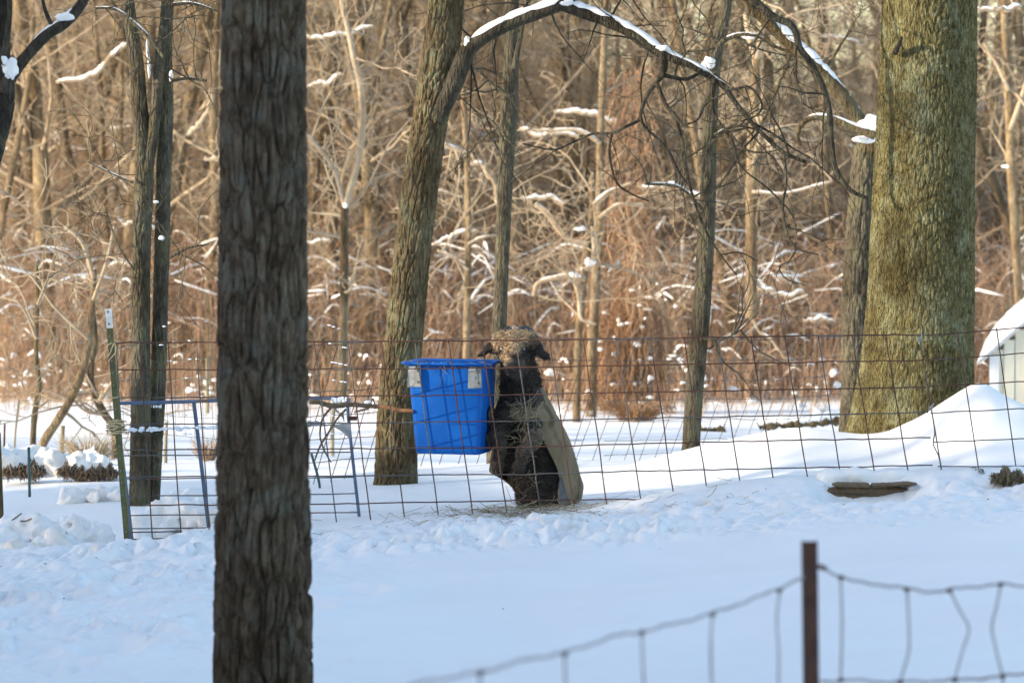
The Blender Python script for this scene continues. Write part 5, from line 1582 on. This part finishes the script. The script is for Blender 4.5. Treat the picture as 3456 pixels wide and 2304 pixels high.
for i in pick:
    nn = nr[i]; g_ = np.array([q.normal(0, .5), q.normal(0, .5), -1.0]); g_ -= nn * (g_ @ nn); g_ /= np.linalg.norm(g_) + 1e-6
    sd = np.cross(nn, g_)
    L = q.uniform(.010, .026) * (.7 if shortfur[i] else 1); rad = q.uniform(.0035, .010) * (.5 if shortfur[i] else 1); ph = q.uniform(0, 6.28); tn = q.uniform(1.0, 2.2)
    ang = ph + tt * 6.28 * tn
    Pc = V[i] - nn * .002 + np.outer(tt, nn * L * q.uniform(.25, .8) + g_ * L) + np.outer(np.cos(ang) * rad, sd) + np.outer(np.sin(ang) * rad, nn)
    tb.tube(Pc, np.linspace(.0030, .0012, 8), 3, np.clip(col[i] * q.uniform(.5, 2.4) + .006, 0, 1), cap=False)
tb.build('fleece', M_FLEECE, sheep, True, True)
# eyes painted pale for their glint, horns, hooves
for ex in (1692, 1768):
    tb = TB(); tb.blob(S3(ex, 1177, -.097), (.0085, .008, .007), 1, .0, 10); tb.build('eye', M_EYE, sheep)
tb = TB(); Sx = smooth_path(np.array([np.r_[S3(x, y, d), r] for x, y, d, r in ((1752, 1134, .0, .021), (1758, 1114, .005, .020), (1772, 1108, .02, .019), (1792, 1118, .03, .0175), (1808, 1138, .03, .015), (1820, 1156, .02, .011), (1832, 1170, .0, .006))]), 40)
tb.tube(Sx[:, :3], Sx[:, 3] * (1 + .05 * np.sin(np.arange(40) * 1.9)), 12); tb.build('horn', M_HORN, sheep)
tb = TB(); Sx = smooth_path(np.array([np.r_[S3(x, y, d), r] for x, y, d, r in ((1704, 1136, .0, .016), (1707, 1116, .005, .016), (1716, 1108, .02, .015), (1724, 1112, .04, .011), (1724, 1126, .06, .007))]), 30)
tb.tube(Sx[:, :3], Sx[:, 3] * (1 + .05 * np.sin(np.arange(30) * 1.9)), 12); tb.build('horn', M_HORN, sheep)
for hx, hy, dd in ((1677, 1592, -.18), (1690, 1594, -.185), (1738, 1594, -.19), (1750, 1592, -.195), (1764, 1738, -.05), (1776, 1738, -.05), (1888, 1730, -.04), (1899, 1728, -.04)):
    tb = TB(); tb.blob(S3(hx, hy, dd), (.013, .019, .018), hx, .12, 8); tb.build('hoof', M_HOOF, sheep)
# wet, ice-glazed wool of the elbow pressed to the tub
for cx_, cy_, sz in ((1652, 1405, (.018, .03, .055)), (1650, 1482, (.020, .03, .050))):
    tb = TB(); tb.blob(S3(cx_, cy_, -.12), sz, cx_ + cy_, .35, 14); tb.build('wet_fleece', M_WETFUR, sheep)
# coat
lv = smooth_path(np.array([[a * .1, b * .1, c * .1, d * .1, e] for a, b, c, d, e in lev]), 70); lv[:, :4] *= 10
G = []
for i, (py_, xi, xo, xl, ry) in enumerate(lv):
    cxp = (xo + xl) / 2; rx = (xo - xl) / 2
    a0 = -math.acos(np.clip((xi - cxp) / rx, -.97, .985)); a1 = math.radians(196)
    aa = a0 + (a1 - a0) * np.linspace(0, 1, 60)
    wr = 1 + .022 * (vnoise(aa * 3, np.full(60, py_ / 40), 4) - .5) * 2 + .05 * (vnoise(aa * 7 + py_ / 60, np.full(60, py_ / 110), 7) - .5)
    c = S3(cxp, py_, .10)
    G.append(c + np.column_stack([np.cos(aa) * rx * mpp(YW) * wr, np.sin(aa) * ry * wr, .006 * (vnoise(aa * 5, np.full(60, py_ / 30), 2) - .5)]))
G = np.array(G)
ctr = G.mean(1, keepdims=True); Gi = G + (ctr - G) * np.array([1, 1, 0]) * .03
tb = TB(); tb.grid(G); tb.grid(Gi[:, ::-1])
tb.grid(np.stack([G[:, 0], Gi[:, 0]], 1)); tb.grid(np.stack([G[-1], Gi[-1]], 0)); tb.grid(np.stack([Gi[0], G[0]], 0))
coat = tb.build('coat', M_CANVAS, sheep)
tb = TB(); Sx = smooth_path(np.array([S3(x, y, d) for x, y, d in ((1816, 1308, .02), (1808, 1330, -.06), (1790, 1348, -.10), (1766, 1361, -.115), (1735, 1366, -.115))]), 24)
tb.tube(Sx, .006, 6); tb.build('strap', M_GALV, coat)
patch('leg_flap', [((1888, 1612), (1896, 1609)), ((1885, 1635), (1903, 1632)), ((1882, 1665), (1910, 1660)), ((1884, 1695), (1917, 1690)), ((1890, 1714), (1925, 1708))], YW - .105, coat, mat_plain('flap_grey', (.07, .07, .075), (.14, .14, .15), .8, 20, .4), .004, 3)

# ------------------------------------------------------------------ hay and litter
def strands(n, gen, rlo=.0008, rhi=.0017, seg=6):
    tb = TB()
    for i in range(n):
        P_, c = gen(i)
        tb.tube(P_, q.uniform(rlo, rhi), 3, c, cap=False)
    return tb
HP = np.array([(.40, .33, .20), (.30, .23, .14), (.44, .40, .24), (.24, .15, .085)])
def onsheep(i):
    x, y = (q.normal(1765, 38), q.uniform(1355, 1500)) if i < 95 else (q.normal(1775, 22), q.uniform(1500, 1720))
    p = S3(x, y, -.20 + .10 * q.random()); L = q.uniform(.03, .12); d = np.array([q.normal(0, 1), q.normal(0, .3), q.normal(-.5, .7)]); d /= np.linalg.norm(d)
    tt_ = np.linspace(-.5, .5, 6)[:, None]
    return p + d * L * tt_ + np.array([q.normal(0, .25), 0, q.normal(0, .25)]) * L * (tt_ ** 2) * 2 + q.normal(0, .002, (6, 3)), HP[q.integers(4)] * q.uniform(.7, 1.2)
o = strands(130, onsheep).build('hay', M_HAY, None, True, True)
tag(o, 'strands of hay caught on the chest and legs of the sheep', 'hay', None, 'stuff')
def onground(i):
    x = q.normal(.08, .24); y = 21.88 + q.normal(0, .17)
    if i % 5 == 0: x, y = q.uniform(-1.6, 1.4), q.uniform(21.2, 22.4)
    L = q.uniform(.04, .16); a = q.normal(0, .6) + (math.pi if q.random() < .5 else 0)
    tt_ = np.linspace(-.5, .5, 6)
    X = x + math.cos(a) * L * tt_; Yy = y + math.sin(a) * L * tt_ + .03 * q.normal() * tt_ ** 2 * 4
    Z = ground(X, Yy) + .004 + np.abs(q.normal(0, .010)) + .02 * abs(q.normal()) * (tt_ + .5) ** 2
    return np.column_stack([X, Yy, Z]), HP[q.integers(4)] * q.uniform(.6, 1.2)
o = strands(380, onground).build('hay', M_HAY, None, True, True)
tag(o, 'hay scattered on the snow at the foot of the sheep', 'hay', None, 'stuff')
def ontub(i):
    p = c_top + wv_ * q.uniform(-.2, .22) + dv_ * q.uniform(-.19, -.14) + up * .014
    L = q.uniform(.03, .12); d = np.array([q.normal(0, 1), q.normal(0, .4), q.normal(-.2, .5)]); d /= np.linalg.norm(d)
    tt_ = np.linspace(0, 1, 6)[:, None]
    return p + d * L * tt_ + np.array([0, 0, -1]) * L * .5 * tt_ ** 2, HP[q.integers(4)]
o = strands(24, ontub).build('hay', M_HAY, None, True, True)
tag(o, 'few wisps of hay hanging over the rim of the tub', 'hay', None, 'stuff')
# specks of bark, droppings and leaf bits on the snow
tb = TB()
for i in range(60):
    y = q.uniform(16.5, 21.9) if i % 6 == 0 else q.uniform(20.4, 21.9); x = q.uniform(-1, 1) * (y * .14)
    z = float(ground(np.array([x]), np.array([y]))[0])
    s = q.uniform(.0015, .0045)
    tb.blob((x, y, z + s * .3), (s * q.uniform(1, 2.6), s, s * .6), i, .4, 5, np.array([(.16, .11, .07), (.35, .25, .15), (.05, .04, .03)][q.integers(3)]) )
o = tb.build('snow_litter', M_HAY, None, True, True)
tag(o, 'tiny brown specks of leaf and bark scattered over the snow', 'litter', None, 'stuff')
